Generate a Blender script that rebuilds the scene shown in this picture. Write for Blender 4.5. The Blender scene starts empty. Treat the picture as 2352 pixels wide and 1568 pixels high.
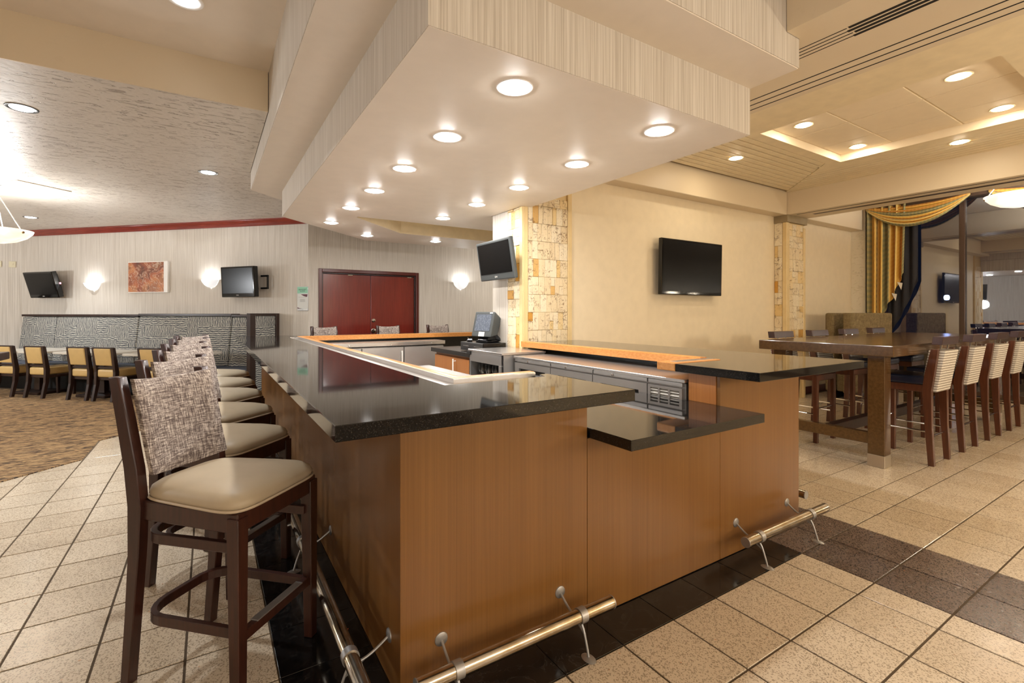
import bpy, bmesh, math, random
from mathutils import Vector, Matrix
random.seed(7)
R = math.radians
SC = bpy.context.scene
COL = SC.collection
# ------------------------------------------------------------------ camera, world, added fill light, exposure
# world axes: +X runs along the bar front, +Y runs along the left row of stools, camera stands at the origin
HEAD = math.atan2(696, 1098.6)
cam = bpy.data.cameras.new('camera'); co = bpy.data.objects.new('camera', cam); COL.objects.link(co)
co.location = (0, 0, 1.375); co.rotation_euler = (R(90), 0, -HEAD)
cam.sensor_width = 36; cam.lens = 1098.6 / 2352 * 36; cam.shift_y = -66 / 2352; cam.clip_start = .05
SC.camera = co
w = bpy.data.worlds.new('night'); SC.world = w; w.use_nodes = True
w.node_tree.nodes['Background'].inputs[0].default_value = (.010, .014, .030, 1)
w.node_tree.nodes['Background'].inputs[1].default_value = 1.0
SC.view_settings.view_transform = 'Standard'; SC.view_settings.look = 'None'
SC.view_settings.gamma = 1; SC.view_settings.use_curve_mapping = False
SC.view_settings.exposure = 0.66
SC.cycles.use_denoising = True
SC.cycles.sample_clamp_indirect = 8
SC.cycles.max_bounces = 10; SC.cycles.diffuse_bounces = 6; SC.cycles.glossy_bounces = 5
L_SOFFIT, L_TRAY, L_LOUNGE, L_FILL = 200, 84, 75, 31
C_SOFFIT, C_TRAY, C_LOUNGE, C_FILL = (1, .97, .94), (1, .86, .65), (.94, .97, 1), (1, .96, .91)
def fill_light(x, y, z, watts, color):        # added out-of-view fill points without fixtures, standing in for lobby light
    l = bpy.data.lights.new('unseen_fill_light', 'POINT'); l.shadow_soft_size = .16; l.energy = watts; l.color = color
    o = bpy.data.objects.new('unseen_fill_light', l); o.location = (x, y, z); COL.objects.link(o)
for x, y in ((-1.2, -2.4), (1.8, -1.4), (3.2, -2.6), (-5.5, -2.5), (.5, -3.8)):
    fill_light(x, y, 1.55, L_FILL, C_FILL)
for x, y in ((-5.2, 6.0), (-5.6, 10.2)):
    fill_light(x, y, 1.7, 140, C_LOUNGE)  # unseen fill added to brighten the lounge walls and ceiling
fill_light(5.3, 7.4, 2.1, 22, C_FILL)  # fill added behind the partition to lift the back wall
for x, y in ((5.3, -1.6), (5.3, -3.4), (9.2, -1.2)):
    fill_light(x, y, 1.7, L_FILL * 1.9, C_TRAY)
# ------------------------------------------------------------------ materials
def S(r, g, b):
    f = lambda c: (c / 255 / 12.92) if c <= 10 else ((c / 255 + .055) / 1.055) ** 2.4
    return (f(r), f(g), f(b), 1)
class Mat:
    def __init__(s, name, rough=.5, metal=0, color=None, **k):
        s.m = bpy.data.materials.new(name); s.m.use_nodes = True; s.nt = s.m.node_tree
        s.b = s.nt.nodes['Principled BSDF']
        s.b.inputs['Roughness'].default_value = rough; s.b.inputs['Metallic'].default_value = metal
        if color: s.b.inputs['Base Color'].default_value = color
        for a, v in k.items(): s.b.inputs[a.replace('_', ' ')].default_value = v
    def n(s, typ, ins=None, **props):
        x = s.nt.nodes.new('ShaderNode' + typ)
        for a, v in props.items(): setattr(x, a, v)
        for a, v in (ins or {}).items():
            if hasattr(v, 'is_output'): s.nt.links.new(v, x.inputs[a])
            else: x.inputs[a].default_value = v
        return x
    def coord(s, scale=(1, 1, 1), rot=(0, 0, 0), loc=(0, 0, 0), kind='Object'):
        t = s.n('TexCoord'); return s.n('Mapping', {'Vector': t.outputs[kind], 'Scale': scale, 'Rotation': rot, 'Location': loc}).outputs[0]
    def noise(s, vec, scale=1, detail=3, rough=.5, dist=0):
        return s.n('TexNoise', {'Vector': vec, 'Scale': scale, 'Detail': detail, 'Roughness': rough, 'Distortion': dist}).outputs[0]
    def ramp(s, fac, stops, const=False):
        r = s.n('ValToRGB', {'Fac': fac}); e = r.color_ramp.elements
        if const: r.color_ramp.interpolation = 'CONSTANT'
        while len(e) < len(stops): e.new(.5)
        for i, (p, c) in enumerate(stops): e[i].position = p; e[i].color = c if len(c) == 4 else (*c, 1)
        return r.outputs[0]
    def mix(s, fac, a, b, mode='MIX'):
        x = s.n('MixRGB', {'Fac': fac, 'Color1': a, 'Color2': b}, blend_type=mode); return x.outputs[0]
    def math(s, op, a, b=0, c=0):
        return s.n('Math', {0: a, 1: b, 2: c}, operation=op).outputs[0]
    def col(s, o): s.nt.links.new(o, s.b.inputs['Base Color']); return s
    def rgh(s, o): s.nt.links.new(o, s.b.inputs['Roughness']); return s
    def bump(s, h, strength=.3, dist=.01):
        x = s.n('Bump', {'Height': h, 'Strength': strength, 'Distance': dist}); s.nt.links.new(x.outputs[0], s.b.inputs['Normal']); return s
BW = lambda v: (v, v, v, 1)
M = {}
def plain(k, rgb, rough=.5, metal=0, var=0, **kw):
    a = Mat(k, rough, metal, S(*rgb), **kw)
    if var:
        f = a.noise(a.coord(), 9, 4)
        c = S(*rgb); a.col(a.ramp(f, [(.3, tuple(x * (1 - var) for x in c[:3])), (.7, tuple(min(1, x * (1 + var)) for x in c[:3]))]))
    M[k] = a.m; return a
def wallpaper(k, lo, hi):
    a = Mat(k, .62)
    f = a.noise(a.coord((150, 150, 1.3)), 1, 4, .65); g = a.noise(a.coord((70, 70, .5)), 1, 3)
    h = a.math('ADD', a.math('MULTIPLY', f, .82), a.math('MULTIPLY', g, .18))
    a.col(a.ramp(h, [(.36, S(*lo)), (.62, S(*hi))])).bump(f, .15, .002); M[k] = a.m
wallpaper('wallpaper', (182, 172, 158), (218, 211, 200))
plain('beige_paint', (226, 211, 182), .5, var=.03)
plain('smooth_paint', (230, 219, 204), .45, var=.02)
plain('tray_paint', (232, 217, 184), .5, var=.05)
plain('panel_white', (236, 221, 194), .6, var=.02)
plain('black_gap', (22, 18, 14), .8)
def stucco(k, base, streak, sc, strong, tint=.5, lo=.585):
    a = Mat(k, .45)
    f = a.noise(a.coord(sc), 1, 2.5, .55, 1.1); g = a.noise(a.coord((.9, .9, .9)), 1, 2)
    line = a.math('MULTIPLY', a.ramp(f, [(lo, BW(0)), (lo + .045, BW(1)), (lo + .09, BW(.25))]), a.ramp(g, [(.35, BW(.35)), (.6, BW(1))]))
    a.col(a.mix(a.math('MULTIPLY', line, tint), S(*base), S(*streak)))
    a.bump(a.math('ADD', a.math('MULTIPLY', line, -1), a.math('MULTIPLY', a.noise(a.coord((30, 30, 30)), 1, 3), .25)), strong, .012); M[k] = a.m
stucco('stucco_ceiling', (216, 208, 196), (128, 100, 78), (8, 30, 8), .8, .6)
stucco('stucco_beam', (220, 204, 176), (198, 178, 146), (10, 14, 16), .05, .12, .67)
stucco('stucco_pale', (228, 218, 194), (190, 175, 140), (9, 9, 20), .5, .3)
def terrazzo(k, base, dark, tint, rough, amt):
    a = Mat(k, rough)
    t = a.n('NewGeometry').outputs['Position']
    v = a.n('TexVoronoi', {'Vector': t, 'Scale': 210.0}); f = a.noise(t, 260, 2)
    oi = a.n('ObjectInfo').outputs['Random']
    chip = a.ramp(v.outputs['Color'], [(0, BW(0)), (.30, BW(0)), (.36, BW(1))])
    c = a.mix(a.math('MULTIPLY', a.math('SUBTRACT', 1, chip), amt), S(*base), S(*dark))
    c = a.mix(a.ramp(f, [(.6, BW(0)), (.72, BW(.55))]), c, S(*tint))
    v2 = a.n('TexVoronoi', {'Vector': t, 'Scale': 30.0})
    c = a.mix(a.ramp(a.math('ADD', v2.outputs['Distance'], a.math('MULTIPLY', a.n('SeparateColor', {0: v2.outputs['Color']}).outputs[0], .9)), [(.13, BW(.5)), (.17, BW(0))]), c, S(196, 122, 70))
    c = a.mix(.5, c, a.ramp(a.math('ADD', a.math('MULTIPLY', oi, .7), a.math('MULTIPLY', a.noise(t, 3.2, 3), .3)), [(0, BW(.30)), (1, BW(.78))]), 'SOFT_LIGHT')
    a.col(c); a.rgh(a.ramp(a.noise(t, 14, 3), [(.3, BW(rough * .75)), (.75, BW(rough * 1.5))])); M[k] = a.m
terrazzo('terrazzo', (208, 191, 166), (120, 102, 82), (226, 214, 194), .17, .6)
terrazzo('terrazzo_brown', (112, 96, 86), (38, 30, 26), (150, 132, 116), .2, .85)
a = plain('grout', (84, 68, 48), .8)
a = Mat('black_tile', .10); t = a.n('NewGeometry').outputs['Position']
vein = a.noise(t, 7, 6, .6, 1.2); vein = a.math('SUBTRACT', 1, a.math('MINIMUM', 1, a.math('MULTIPLY', a.math('ABSOLUTE', a.math('SUBTRACT', vein, .5)), 60)))
a.col(a.mix(a.math('MULTIPLY', vein, .12), S(20, 19, 19), S(120, 116, 110))); a.rgh(a.ramp(a.noise(t, 20, 4), [(.3, BW(.07)), (.8, BW(.22))])); M['black_tile'] = a.m
a = Mat('carpet', .95); t = a.n('NewGeometry').outputs['Position']
mp = a.n('Mapping', {'Vector': t, 'Rotation': (0, 0, R(33)), 'Scale': (5.5, 34, 1)}).outputs[0]
f = a.noise(mp, 1, 4, .62, .7); g = a.noise(t, 1.3, 2)
c = a.ramp(f, [(.38, S(34, 26, 20)), (.44, S(84, 58, 36)), (.48, S(166, 134, 92)), (.54, S(178, 146, 102)), (.58, S(126, 92, 58)), (.64, S(54, 38, 26))])
c = a.mix(a.ramp(a.noise(mp, .45, 2), [(.64, BW(0)), (.72, BW(.35))]), c, S(74, 84, 88))
a.col(c).bump(a.noise(t, 900, 1), .5, .004); M['carpet'] = a.m
def wood(k, lo, hi, rough, sc=(130, 130, 3), coat=0):
    a = Mat(k, rough, Coat_Weight=coat, Coat_Roughness=.08)
    f = a.noise(a.coord(sc), 1, 5, .6); g = a.noise(a.coord(tuple(x * .05 for x in sc)), 1, 2)
    h = a.math('ADD', a.math('MULTIPLY', f, .65), a.math('MULTIPLY', g, .35))
    a.col(a.ramp(h, [(.36, S(*lo)), (.64, S(*hi))])); M[k] = a.m
wood('bar_wood', (120, 80, 37), (134, 92, 45), .3, (190, 190, 1.2))
wood('orange_wood', (164, 104, 52), (182, 120, 64), .35)
wood('rail_wood', (176, 112, 50), (204, 144, 80), .3, (40, 40, 90))
wood('dark_wood', (46, 24, 18), (66, 35, 26), .32, (60, 60, 5), .1)
wood('chair_wood', (70, 38, 23), (94, 52, 31), .3, (60, 60, 5), .2)
wood('espresso', (34, 20, 15), (50, 29, 21), .35, (60, 60, 5))
wood('cherry', (104, 32, 24), (124, 40, 30), .22, (60, 60, 3), .3)
wood('frame_cherry', (76, 28, 22), (92, 36, 28), .3, (60, 60, 3))
wood('crown_cherry', (110, 40, 30), (140, 54, 40), .25, (4, 4, 60))
wood('table_wood', (72, 50, 24), (92, 66, 36), .2, (3, 40, 40), .4)
a = Mat('granite', .045, Specular_IOR_Level=.5, IOR=1.53); t = a.n('NewGeometry').outputs['Position']
v = a.n('TexVoronoi', {'Vector': t, 'Scale': 420.0})
a.col(a.ramp(v.outputs['Color'], [(0, S(12, 12, 12)), (.6, S(24, 23, 22)), (.85, S(40, 38, 37)), (.96, S(66, 64, 62))])); M['granite'] = a.m
a = Mat('steel', .42, .78, S(176, 174, 172)); f = a.noise(a.coord((5, 5, 900)), 1, 3)
a.rgh(a.ramp(f, [(.3, BW(.36)), (.7, BW(.46))])); M['steel'] = a.m
plain('steel_top', (206, 202, 198), .26, .9)
a = Mat('rail_steel', .22, 1.0); f = a.noise(a.coord((9, 9, 9)), 1, 5, .7)
a.col(a.ramp(f, [(.4, S(196, 186, 170)), (.62, S(168, 148, 116)), (.72, S(132, 104, 70))])); M['rail_steel'] = a.m
plain('chrome', (214, 212, 210), .08, 1.0)
plain('brass_wire', (150, 120, 80), .3, 1.0)
plain('black_plastic', (17, 17, 18), .22)
plain('gloss_black', (6, 6, 7), .06)
plain('screen', (5, 5, 6), .22, Specular_IOR_Level=.22)
plain('grey_plastic', (66, 70, 70), .4)
plain('dark_grey_plastic', (42, 42, 42), .5)
plain('white_paint', (236, 232, 226), .4)
plain('plate_cream', (214, 204, 172), .4)
plain('black_counter', (30, 27, 24), .3)
plain('vinyl_beige', (180, 164, 138), .5, var=.05)
plain('piping_beige', (192, 174, 148), .5)
plain('vinyl_tan', (200, 168, 108), .42, var=.05)
plain('vinyl_navy', (30, 34, 52), .22)
plain('seat_blue', (74, 82, 98), .55)
plain('table_laminate', (206, 200, 188), .3)
plain('cap_stone', (150, 134, 104), .6, var=.08)
plain('limestone', (218, 192, 140), .4, var=.06)
plain('bronze_frame', (74, 56, 42), .4, .3)
plain('lining', (26, 24, 30), .8)
plain('lining_white', (226, 220, 208), .8)
plain('steel_foot', (196, 186, 170), .35, .85)
plain('orange_scrap', (210, 96, 40), .6)
plain('cork', (226, 214, 168), .7)
plain('aisle_floor', (224, 216, 204), .5, var=.05)  # pale tone picked for bounce light
plain('louvre_metal', (216, 214, 208), .4, .2)
plain('asphalt', (40, 38, 36), .9)
def tweed(k, stops, sc):
    a = Mat(k, .85)
    f = a.noise(a.coord((sc * .1, sc, sc * .08)), 1, 4, .7); g = a.noise(a.coord((sc * .1, sc * .08, sc)), 1, 4, .7)
    h = a.math('ADD', a.math('MULTIPLY', f, .5), a.math('MULTIPLY', g, .5))
    a.col(a.ramp(h, stops)).bump(h, .4, .004); M[k] = a.m
tweed('tweed', [(.38, S(70, 58, 54)), (.48, S(112, 98, 92)), (.53, S(168, 156, 146)), (.62, S(220, 208, 196))], 330)
tweed('khaki_fabric', [(.38, S(92, 76, 48)), (.55, S(130, 112, 76)), (.68, S(160, 144, 108))], 160)
a = Mat('stripe_fabric', .8); v = a.coord((1, 1, 1)); z = a.n('SeparateXYZ', {0: v}).outputs[2]
st = a.math('SINE', a.math('MULTIPLY', a.math('ADD', z, a.math('MULTIPLY', a.noise(a.coord((40, 40, 40)), 1, 2), .006)), 270))
a.col(a.mix(a.ramp(st, [(.25, BW(0)), (.75, BW(1))]), S(158, 150, 140), S(234, 230, 222))); M['stripe_fabric'] = a.m
a = Mat('basket_fabric', .8); v = a.coord()                      # patches of wavy strokes, woven at right angles
cell = a.n('VectorMath', {0: v, 1: (.25, .25, .19)}, operation='SNAP').outputs[0]
wn = a.n('TexWhiteNoise', {'Vector': cell}, noise_dimensions='3D').outputs[0]
sx = a.n('SeparateXYZ', {0: v}); wob = a.math('MULTIPLY', a.noise(a.coord((14, 14, 14)), 1, 3), .05)
fx = a.math('SINE', a.math('MULTIPLY', a.math('ADD', a.math('ADD', sx.outputs[0], sx.outputs[1]), wob), 185)); fz = a.math('SINE', a.math('MULTIPLY', a.math('ADD', sx.outputs[2], wob), 185))
sel = a.math('GREATER_THAN', wn, .5)
st = a.math('ADD', a.math('MULTIPLY', sel, fx), a.math('MULTIPLY', a.math('SUBTRACT', 1, sel), fz))
c = a.ramp(a.math('ADD', a.math('MULTIPLY', st, .36), a.math('ADD', .3, a.math('MULTIPLY', a.noise(a.coord((20, 20, 20)), 1, 3), .4))), [(.22, S(74, 76, 80)), (.45, S(108, 110, 110)), (.6, S(146, 145, 138)), (.85, S(190, 186, 172))])
a.col(c); M['basket_fabric'] = a.m
a = Mat('stone', .45); oi = a.n('ObjectInfo').outputs['Random']; t = a.n('NewGeometry').outputs['Position']
f = a.noise(t, 26, 6, .7, 1.4); g = a.noise(t, 9, 3)
c = a.ramp(oi, [(0, S(232, 214, 178)), (.4, S(224, 204, 166)), (.72, S(236, 222, 192)), (.9, S(226, 196, 136)), (.97, S(200, 146, 60))])
pit = a.math('MULTIPLY', a.ramp(f, [(.53, BW(0)), (.60, BW(1))]), a.ramp(g, [(.44, BW(.2)), (.56, BW(1))]))
a.col(a.mix(a.math('MULTIPLY', pit, .75), c, S(126, 86, 48))).bump(a.math('SUBTRACT', f, pit), .5, .01); M['stone'] = a.m
a = Mat('curtain_stripe', .7); uv = a.n('TexCoord').outputs['UV']; sx = a.n('SeparateXYZ', {0: uv})
u = a.math('FRACT', a.math('MULTIPLY', sx.outputs[0], 1.0)); 
GO, SA, RE, PA, DK = S(206, 158, 66), S(134, 130, 92), S(176, 104, 44), S(222, 190, 112), S(60, 50, 36)
c = a.ramp(u, [(0, SA), (.24, PA), (.28, GO), (.38, RE), (.42, GO), (.50, PA), (.54, DK), (.56, PA), (.62, GO), (.72, RE), (.76, GO), (.84, PA), (.88, SA)], True)
dash = a.math('GREATER_THAN', a.math('SINE', a.math('MULTIPLY', sx.outputs[1], 90)), 0)
a.col(a.mix(a.math('MULTIPLY', dash, .18), c, S(226, 186, 96))); M['curtain_stripe'] = a.m
a = Mat('painting', .5); v = a.coord((1, 1, 1)); f = a.noise(a.coord((5, 5, 6)), 1, 6, .62, 1.6); g = a.noise(a.coord((3, 3, 2)), 1, 2)
c = a.ramp(g, [(.35, S(74, 44, 32)), (.5, S(160, 76, 40)), (.58, S(196, 130, 72)), (.68, S(120, 84, 60))])
vein = a.math('SUBTRACT', 1, a.math('MINIMUM', 1, a.math('MULTIPLY', a.math('ABSOLUTE', a.math('SUBTRACT', f, .5)), 40)))
c = a.mix(.5, c, a.ramp(f, [(.3, S(60, 32, 24)), (.6, S(190, 110, 60)), (.75, S(206, 170, 130))])); a.col(a.mix(a.math('MULTIPLY', vein, .7), c, S(224, 196, 168))); M['painting'] = a.m
def emit(k, rgb, strength, base=(1, 1, 1)):
    a = Mat(k, .4, 0, (*base, 1)); a.b.inputs['Emission Color'].default_value = (*rgb, 1); a.b.inputs['Emission Strength'].default_value = strength; M[k] = a.m; return a
emit('lens_soffit', C_SOFFIT, L_SOFFIT); emit('lens_tray', C_TRAY, L_TRAY); emit('lens_lounge', C_LOUNGE, 9)
a = emit('alabaster', (1, .93, .80), .62); f = a.noise(a.coord((5, 5, 5)), 1, 5, .6, 1.2)
a.nt.links.new(a.ramp(f, [(.35, S(255, 232, 190)), (.6, S(255, 250, 240))]), a.b.inputs['Emission Color'])
emit('sconce_glass', (.94, .97, 1), .38); emit('blue_lamp', (.35, .5, 1), 60)
a = emit('pos_screen', (.30, .36, .46), .16, (.06, .07, .09)); f = a.noise(a.coord((60, 60, 60)), 1, 2); a.nt.links.new(a.ramp(f, [(.45, S(96, 108, 128)), (.62, S(190, 200, 214))]), a.b.inputs['Emission Color'])
emit('red_led', (1, .1, .2), 3); emit('blue_display', (.5, .65, .9), .6, (.3, .4, .6))
def glass(k, refl, tint):
    m = bpy.data.materials.new(k); m.use_nodes = True; nt = m.node_tree; nt.nodes.clear()
    o = nt.nodes.new('ShaderNodeOutputMaterial'); mx = nt.nodes.new('ShaderNodeMixShader'); g = nt.nodes.new('ShaderNodeBsdfGlossy'); t = nt.nodes.new('ShaderNodeBsdfTransparent')
    g.inputs['Roughness'].default_value = .01; t.inputs[0].default_value = tint; mx.inputs[0].default_value = refl
    nt.links.new(t.outputs[0], mx.inputs[1]); nt.links.new(g.outputs[0], mx.inputs[2]); nt.links.new(mx.outputs[0], o.inputs[0]); M[k] = m
glass('window_glass', .30, (.62, .62, .64, 1))
a = Mat('clear_glass', .02, 0, (1, 1, 1, 1), Transmission_Weight=1.0, IOR=1.45); M['clear_glass'] = a.m
# ------------------------------------------------------------------ mesh helpers
class MB:
    def __init__(s): s.v = []; s.f = []; s.uv = None
    def add(s, vs, fs):
        o = len(s.v); s.v += [tuple(p) for p in vs]; s.f += [tuple(i + o for i in q) for q in fs]; return s
    def box(s, x0, x1, y0, y1, z0, z1):
        return s.add([(x, y, z) for z in (z0, z1) for x, y in ((x0, y0), (x1, y0), (x1, y1), (x0, y1))],
                     [(0, 3, 2, 1), (4, 5, 6, 7), (0, 1, 5, 4), (1, 2, 6, 5), (2, 3, 7, 6), (3, 0, 4, 7)])
    def taper(s, c0, h0, z0, c1, h1, z1):          # box between two rectangles
        return s.add([(c0[0] + a * h0[0], c0[1] + b * h0[1], z0) for a, b in ((-1, -1), (1, -1), (1, 1), (-1, 1))] +
                     [(c1[0] + a * h1[0], c1[1] + b * h1[1], z1) for a, b in ((-1, -1), (1, -1), (1, 1), (-1, 1))],
                     [(0, 3, 2, 1), (4, 5, 6, 7), (0, 1, 5, 4), (1, 2, 6, 5), (2, 3, 7, 6), (3, 0, 4, 7)])
    def prism(s, poly, z0, z1):                    # counter-clockwise polygon
        n = len(poly)
        return s.add([(x, y, z0) for x, y in poly] + [(x, y, z1) for x, y in poly],
                     [tuple(range(n))[::-1], tuple(range(n, 2 * n))] + [(i, (i + 1) % n, n + (i + 1) % n, n + i) for i in range(n)])
    def sweep(s, path, prof, up=(0, 0, 1), closed=False, cap=True):   # prof: (side, up) points
        P = [Vector(p) for p in path]; n = len(P); k = len(prof); vs = []; up = Vector(up)
        for i, p in enumerate(P):
            a = P[i - 1] if (i or closed) else p; b = P[(i + 1) % n] if (i < n - 1 or closed) else p
            d1 = (p - a).normalized() if (p - a).length > 1e-9 else None; d2 = (b - p).normalized() if (b - p).length > 1e-9 else None
            t = ((d1 or d2) + (d2 or d1)).normalized()
            sd = t.cross(up)
            if sd.length < 1e-4: sd = t.cross(Vector((1, 0, 0)))
            sd.normalize(); u = sd.cross(t).normalized()
            m = 1.0
            if d1 and d2:
                cs = max(.35, math.sqrt(max(0, (1 + d1.dot(d2)) / 2))); m = 1 / cs
            horizontal = abs(t.dot(up)) < .7
            for q in prof: vs.append(p + sd * q[0] * (m if horizontal else 1) + u * q[1])
        fs = []
        for i in range(n if closed else n - 1):
            j = (i + 1) % n
            for q in range(k): fs.append((i * k + q, i * k + (q + 1) % k, j * k + (q + 1) % k, j * k + q))
        if cap and not closed: fs += [tuple(range(k))[::-1], tuple(range((n - 1) * k, n * k))]
        return s.add(vs, fs)
    def tube(s, path, r, n=10, up=(0, 0, 1), closed=False):
        return s.sweep(path, [(r * math.cos(2 * math.pi * i / n), r * math.sin(2 * math.pi * i / n)) for i in range(n)], up, closed)
    def lathe(s, prof, n=20, c=(0, 0, 0), a0=0, a1=2 * math.pi):
        full = abs(a1 - a0 - 2 * math.pi) < 1e-6; m = n if full else n + 1; k = len(prof)
        vs = [(c[0] + r * math.cos(a0 + (a1 - a0) * i / n), c[1] + r * math.sin(a0 + (a1 - a0) * i / n), c[2] + z) for i in range(m) for r, z in prof]
        return s.add(vs, [(i * k + q, ((i + 1) % m) * k + q, ((i + 1) % m) * k + q + 1, i * k + q + 1) for i in range(n) for q in range(k - 1)])
    def disc(s, c, r, n=20, z=0, flip=False):
        o = [(c[0] + r * math.cos(2 * math.pi * i / n), c[1] + r * math.sin(2 * math.pi * i / n), c[2]) for i in range(n)]
        return s.add(o, [tuple(range(n))[::-1] if flip else tuple(range(n))])
    def grid(s, fn, nu, nv, uv=None):
        vs = [fn(i / nu, j / nv) for j in range(nv + 1) for i in range(nu + 1)]
        return s.add(vs, [(j * (nu + 1) + i, j * (nu + 1) + i + 1, (j + 1) * (nu + 1) + i + 1, (j + 1) * (nu + 1) + i) for j in range(nv) for i in range(nu)])
    def xf(s, m): s.v = [tuple(m @ Vector(p)) for p in s.v]; return s
def tidy(name):
    return name
def build(mb, name, mat, parent=None, bevel=0, smooth=False, world=False, seg=1, kind=None, label=None):
    me = bpy.data.meshes.new(name)
    vs = mb.v
    if world and parent is not None:
        r = parent
        while r.parent: r = r.parent
        inv = (Matrix.Translation(r.location) @ r.rotation_euler.to_matrix().to_4x4()).inverted()
        vs = [tuple(inv @ Vector(p)) for p in vs]
    me.from_pydata(vs, [], mb.f); 
    if bevel:
        bm = bmesh.new(); bm.from_mesh(me); bmesh.ops.recalc_face_normals(bm, faces=bm.faces)
        es = [e for e in bm.edges if e.is_manifold and e.calc_face_angle(0) > R(35)]
        bmesh.ops.bevel(bm, geom=es, offset=bevel, segments=seg, affect='EDGES', profile=.6, clamp_overlap=True)
        bm.to_mesh(me); bm.free()
    elif not smooth:
        bm = bmesh.new(); bm.from_mesh(me); bmesh.ops.recalc_face_normals(bm, faces=bm.faces); bm.to_mesh(me); bm.free()
    if smooth:
        me.polygons.foreach_set('use_smooth', [True] * len(me.polygons))
        me.set_sharp_from_angle(angle=R(40))
    me.materials.append(M[mat])
    o = bpy.data.objects.new(name, me); COL.objects.link(o)
    if parent is not None: o.parent = parent
    if kind: o['kind'] = kind
    if label: o['label'] = label
    return o
def thing(name, label, cat, loc=(0, 0, 0), rz=0, group=None):
    o = bpy.data.objects.new(name, None); o.empty_display_size = .05; COL.objects.link(o)
    o.location = loc; o.rotation_euler = (0, 0, rz); o['label'] = label; o['category'] = cat
    if group: o['group'] = group
    return o
def struct(name, mb, mat, **k): return build(mb, name, mat, kind='structure', **k)
def sroot(name, loc=(0, 0, 0), rz=0):
    o = bpy.data.objects.new(name, None); o.empty_display_size = .05; COL.objects.link(o); o.location = loc; o.rotation_euler = (0, 0, rz); o['kind'] = 'structure'; return o
KIDS = {}
def kids(o): return [c for c in COL.objects if c.parent == o]
def dup(root, loc, rz, label, tree=None):
    tree = tree or [(c, kids(c)) for c in kids(root)]
    r = root.copy(); COL.objects.link(r); r.location = loc; r.rotation_euler = (0, 0, rz); r['label'] = label
    for ch, sub in tree:
        c = ch.copy(); COL.objects.link(c); c.parent = r
        for g in sub:
            d = g.copy(); COL.objects.link(d); d.parent = c
    return r
def bx(*a): return MB().box(*a)
def text(body, size, mat, parent, origin, xdir, updir, name='lettering', depth=.0008, world=True):
    cu = bpy.data.curves.new(name, 'FONT'); cu.body = body; cu.size = size; cu.align_x = 'CENTER'; cu.align_y = 'CENTER'; cu.extrude = depth; cu.resolution_u = 2
    t = bpy.data.objects.new('tmp', cu); COL.objects.link(t)
    dg = bpy.context.evaluated_depsgraph_get(); me = bpy.data.meshes.new_from_object(t.evaluated_get(dg))
    bpy.data.objects.remove(t); bpy.data.curves.remove(cu)
    x = Vector(xdir).normalized(); u = Vector(updir).normalized(); n = x.cross(u)
    m = Matrix((x, u, n)).transposed().to_4x4(); m.translation = Vector(origin)
    mb = MB(); mb.v = [tuple(m @ v.co) for v in me.vertices]; mb.f = [tuple(p.vertices) for p in me.polygons]; bpy.data.meshes.remove(me)
    return build(mb, name, mat, parent, world=world)
# ------------------------------------------------------------------ floor: tiles laid one by one
floor = struct('floor', bx(-9, 12, -6, 15, -.12, -.004), 'grout')
SN, CN = math.sin(HEAD), math.cos(HEAD)
def proj(x, y, z):
    d = x * SN + y * CN; l = x * CN - y * SN
    return (1176 + 1098.6 * l / d, 718 - 1098.6 * (z - 1.375) / d, d) if d > .2 else (0, -9999, d)
carpet_poly = [(-9, 15), (-9, -2.05), (-1.0, 5.92), (-1.0, 6.70), (-.45, 7.25), (-.45, 8.0), (.3, 8.75), (-6, 15)]
def inside(p, poly):
    r = False; n = len(poly)
    for i in range(n):
        (x0, y0), (x1, y1) = poly[i], poly[i - 1]
        if (y0 > p[1]) != (y1 > p[1]) and p[0] < (x1 - x0) * (p[1] - y0) / (y1 - y0) + x0: r = not r
    return r
xl = [.225 - .3045 * k for k in range(26, -1, -1)] + [.49, .567, .8, 1.145, 1.45, 1.758, 2.065, 2.372, 2.68, 2.865, 3.19, 3.525] + [3.525 + .3065 * k for k in range(1, 24)]
yl = [1.071 - .305 * k for k in range(20, 0, -1)] + [1.071, 1.425, 1.627, 1.986] + [1.986 + .305 * k for k in range(1, 24)]
yl = sorted(yl)
tiles = []
for i in range(len(xl) - 1):
    for j in range(len(yl) - 1):
        x0, x1, y0, y1 = xl[i], xl[i + 1], yl[j], yl[j + 1]; cx, cy = (x0 + x1) / 2, (y0 + y1) / 2
        if x1 <= .226 and all(inside(q, carpet_poly) for q in ((x0, y0), (x1, y0), (x1, y1), (x0, y1))): continue
        if .8 < cx < 3.0 and 1.9 < cy < 6.5: continue
        if y0 < -1.6 and cx < 3: continue
        if y1 > 4.25 and cx > 2.8: continue
        if x0 > 10.35: continue
        m = 'terrazzo'
        if .22 < cx < 2.86 and cy > 1.42: m = 'black_tile'
        elif 2.86 < cx < 3.53 and cy < 4.3: m = 'terrazzo_brown'
        px, py, d = proj(cx, cy, 0); vis = d > .3 and -150 < px < 2500 and py < 1700
        hid = .6 < cx < 3.2 and 1.65 < cy < 7
        tiles.append((0 if (vis and not hid) else 1, d if d > 0 else 99, x0, x1, y0, y1, m))
tiles.sort()
shared = {}
field = {}
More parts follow.
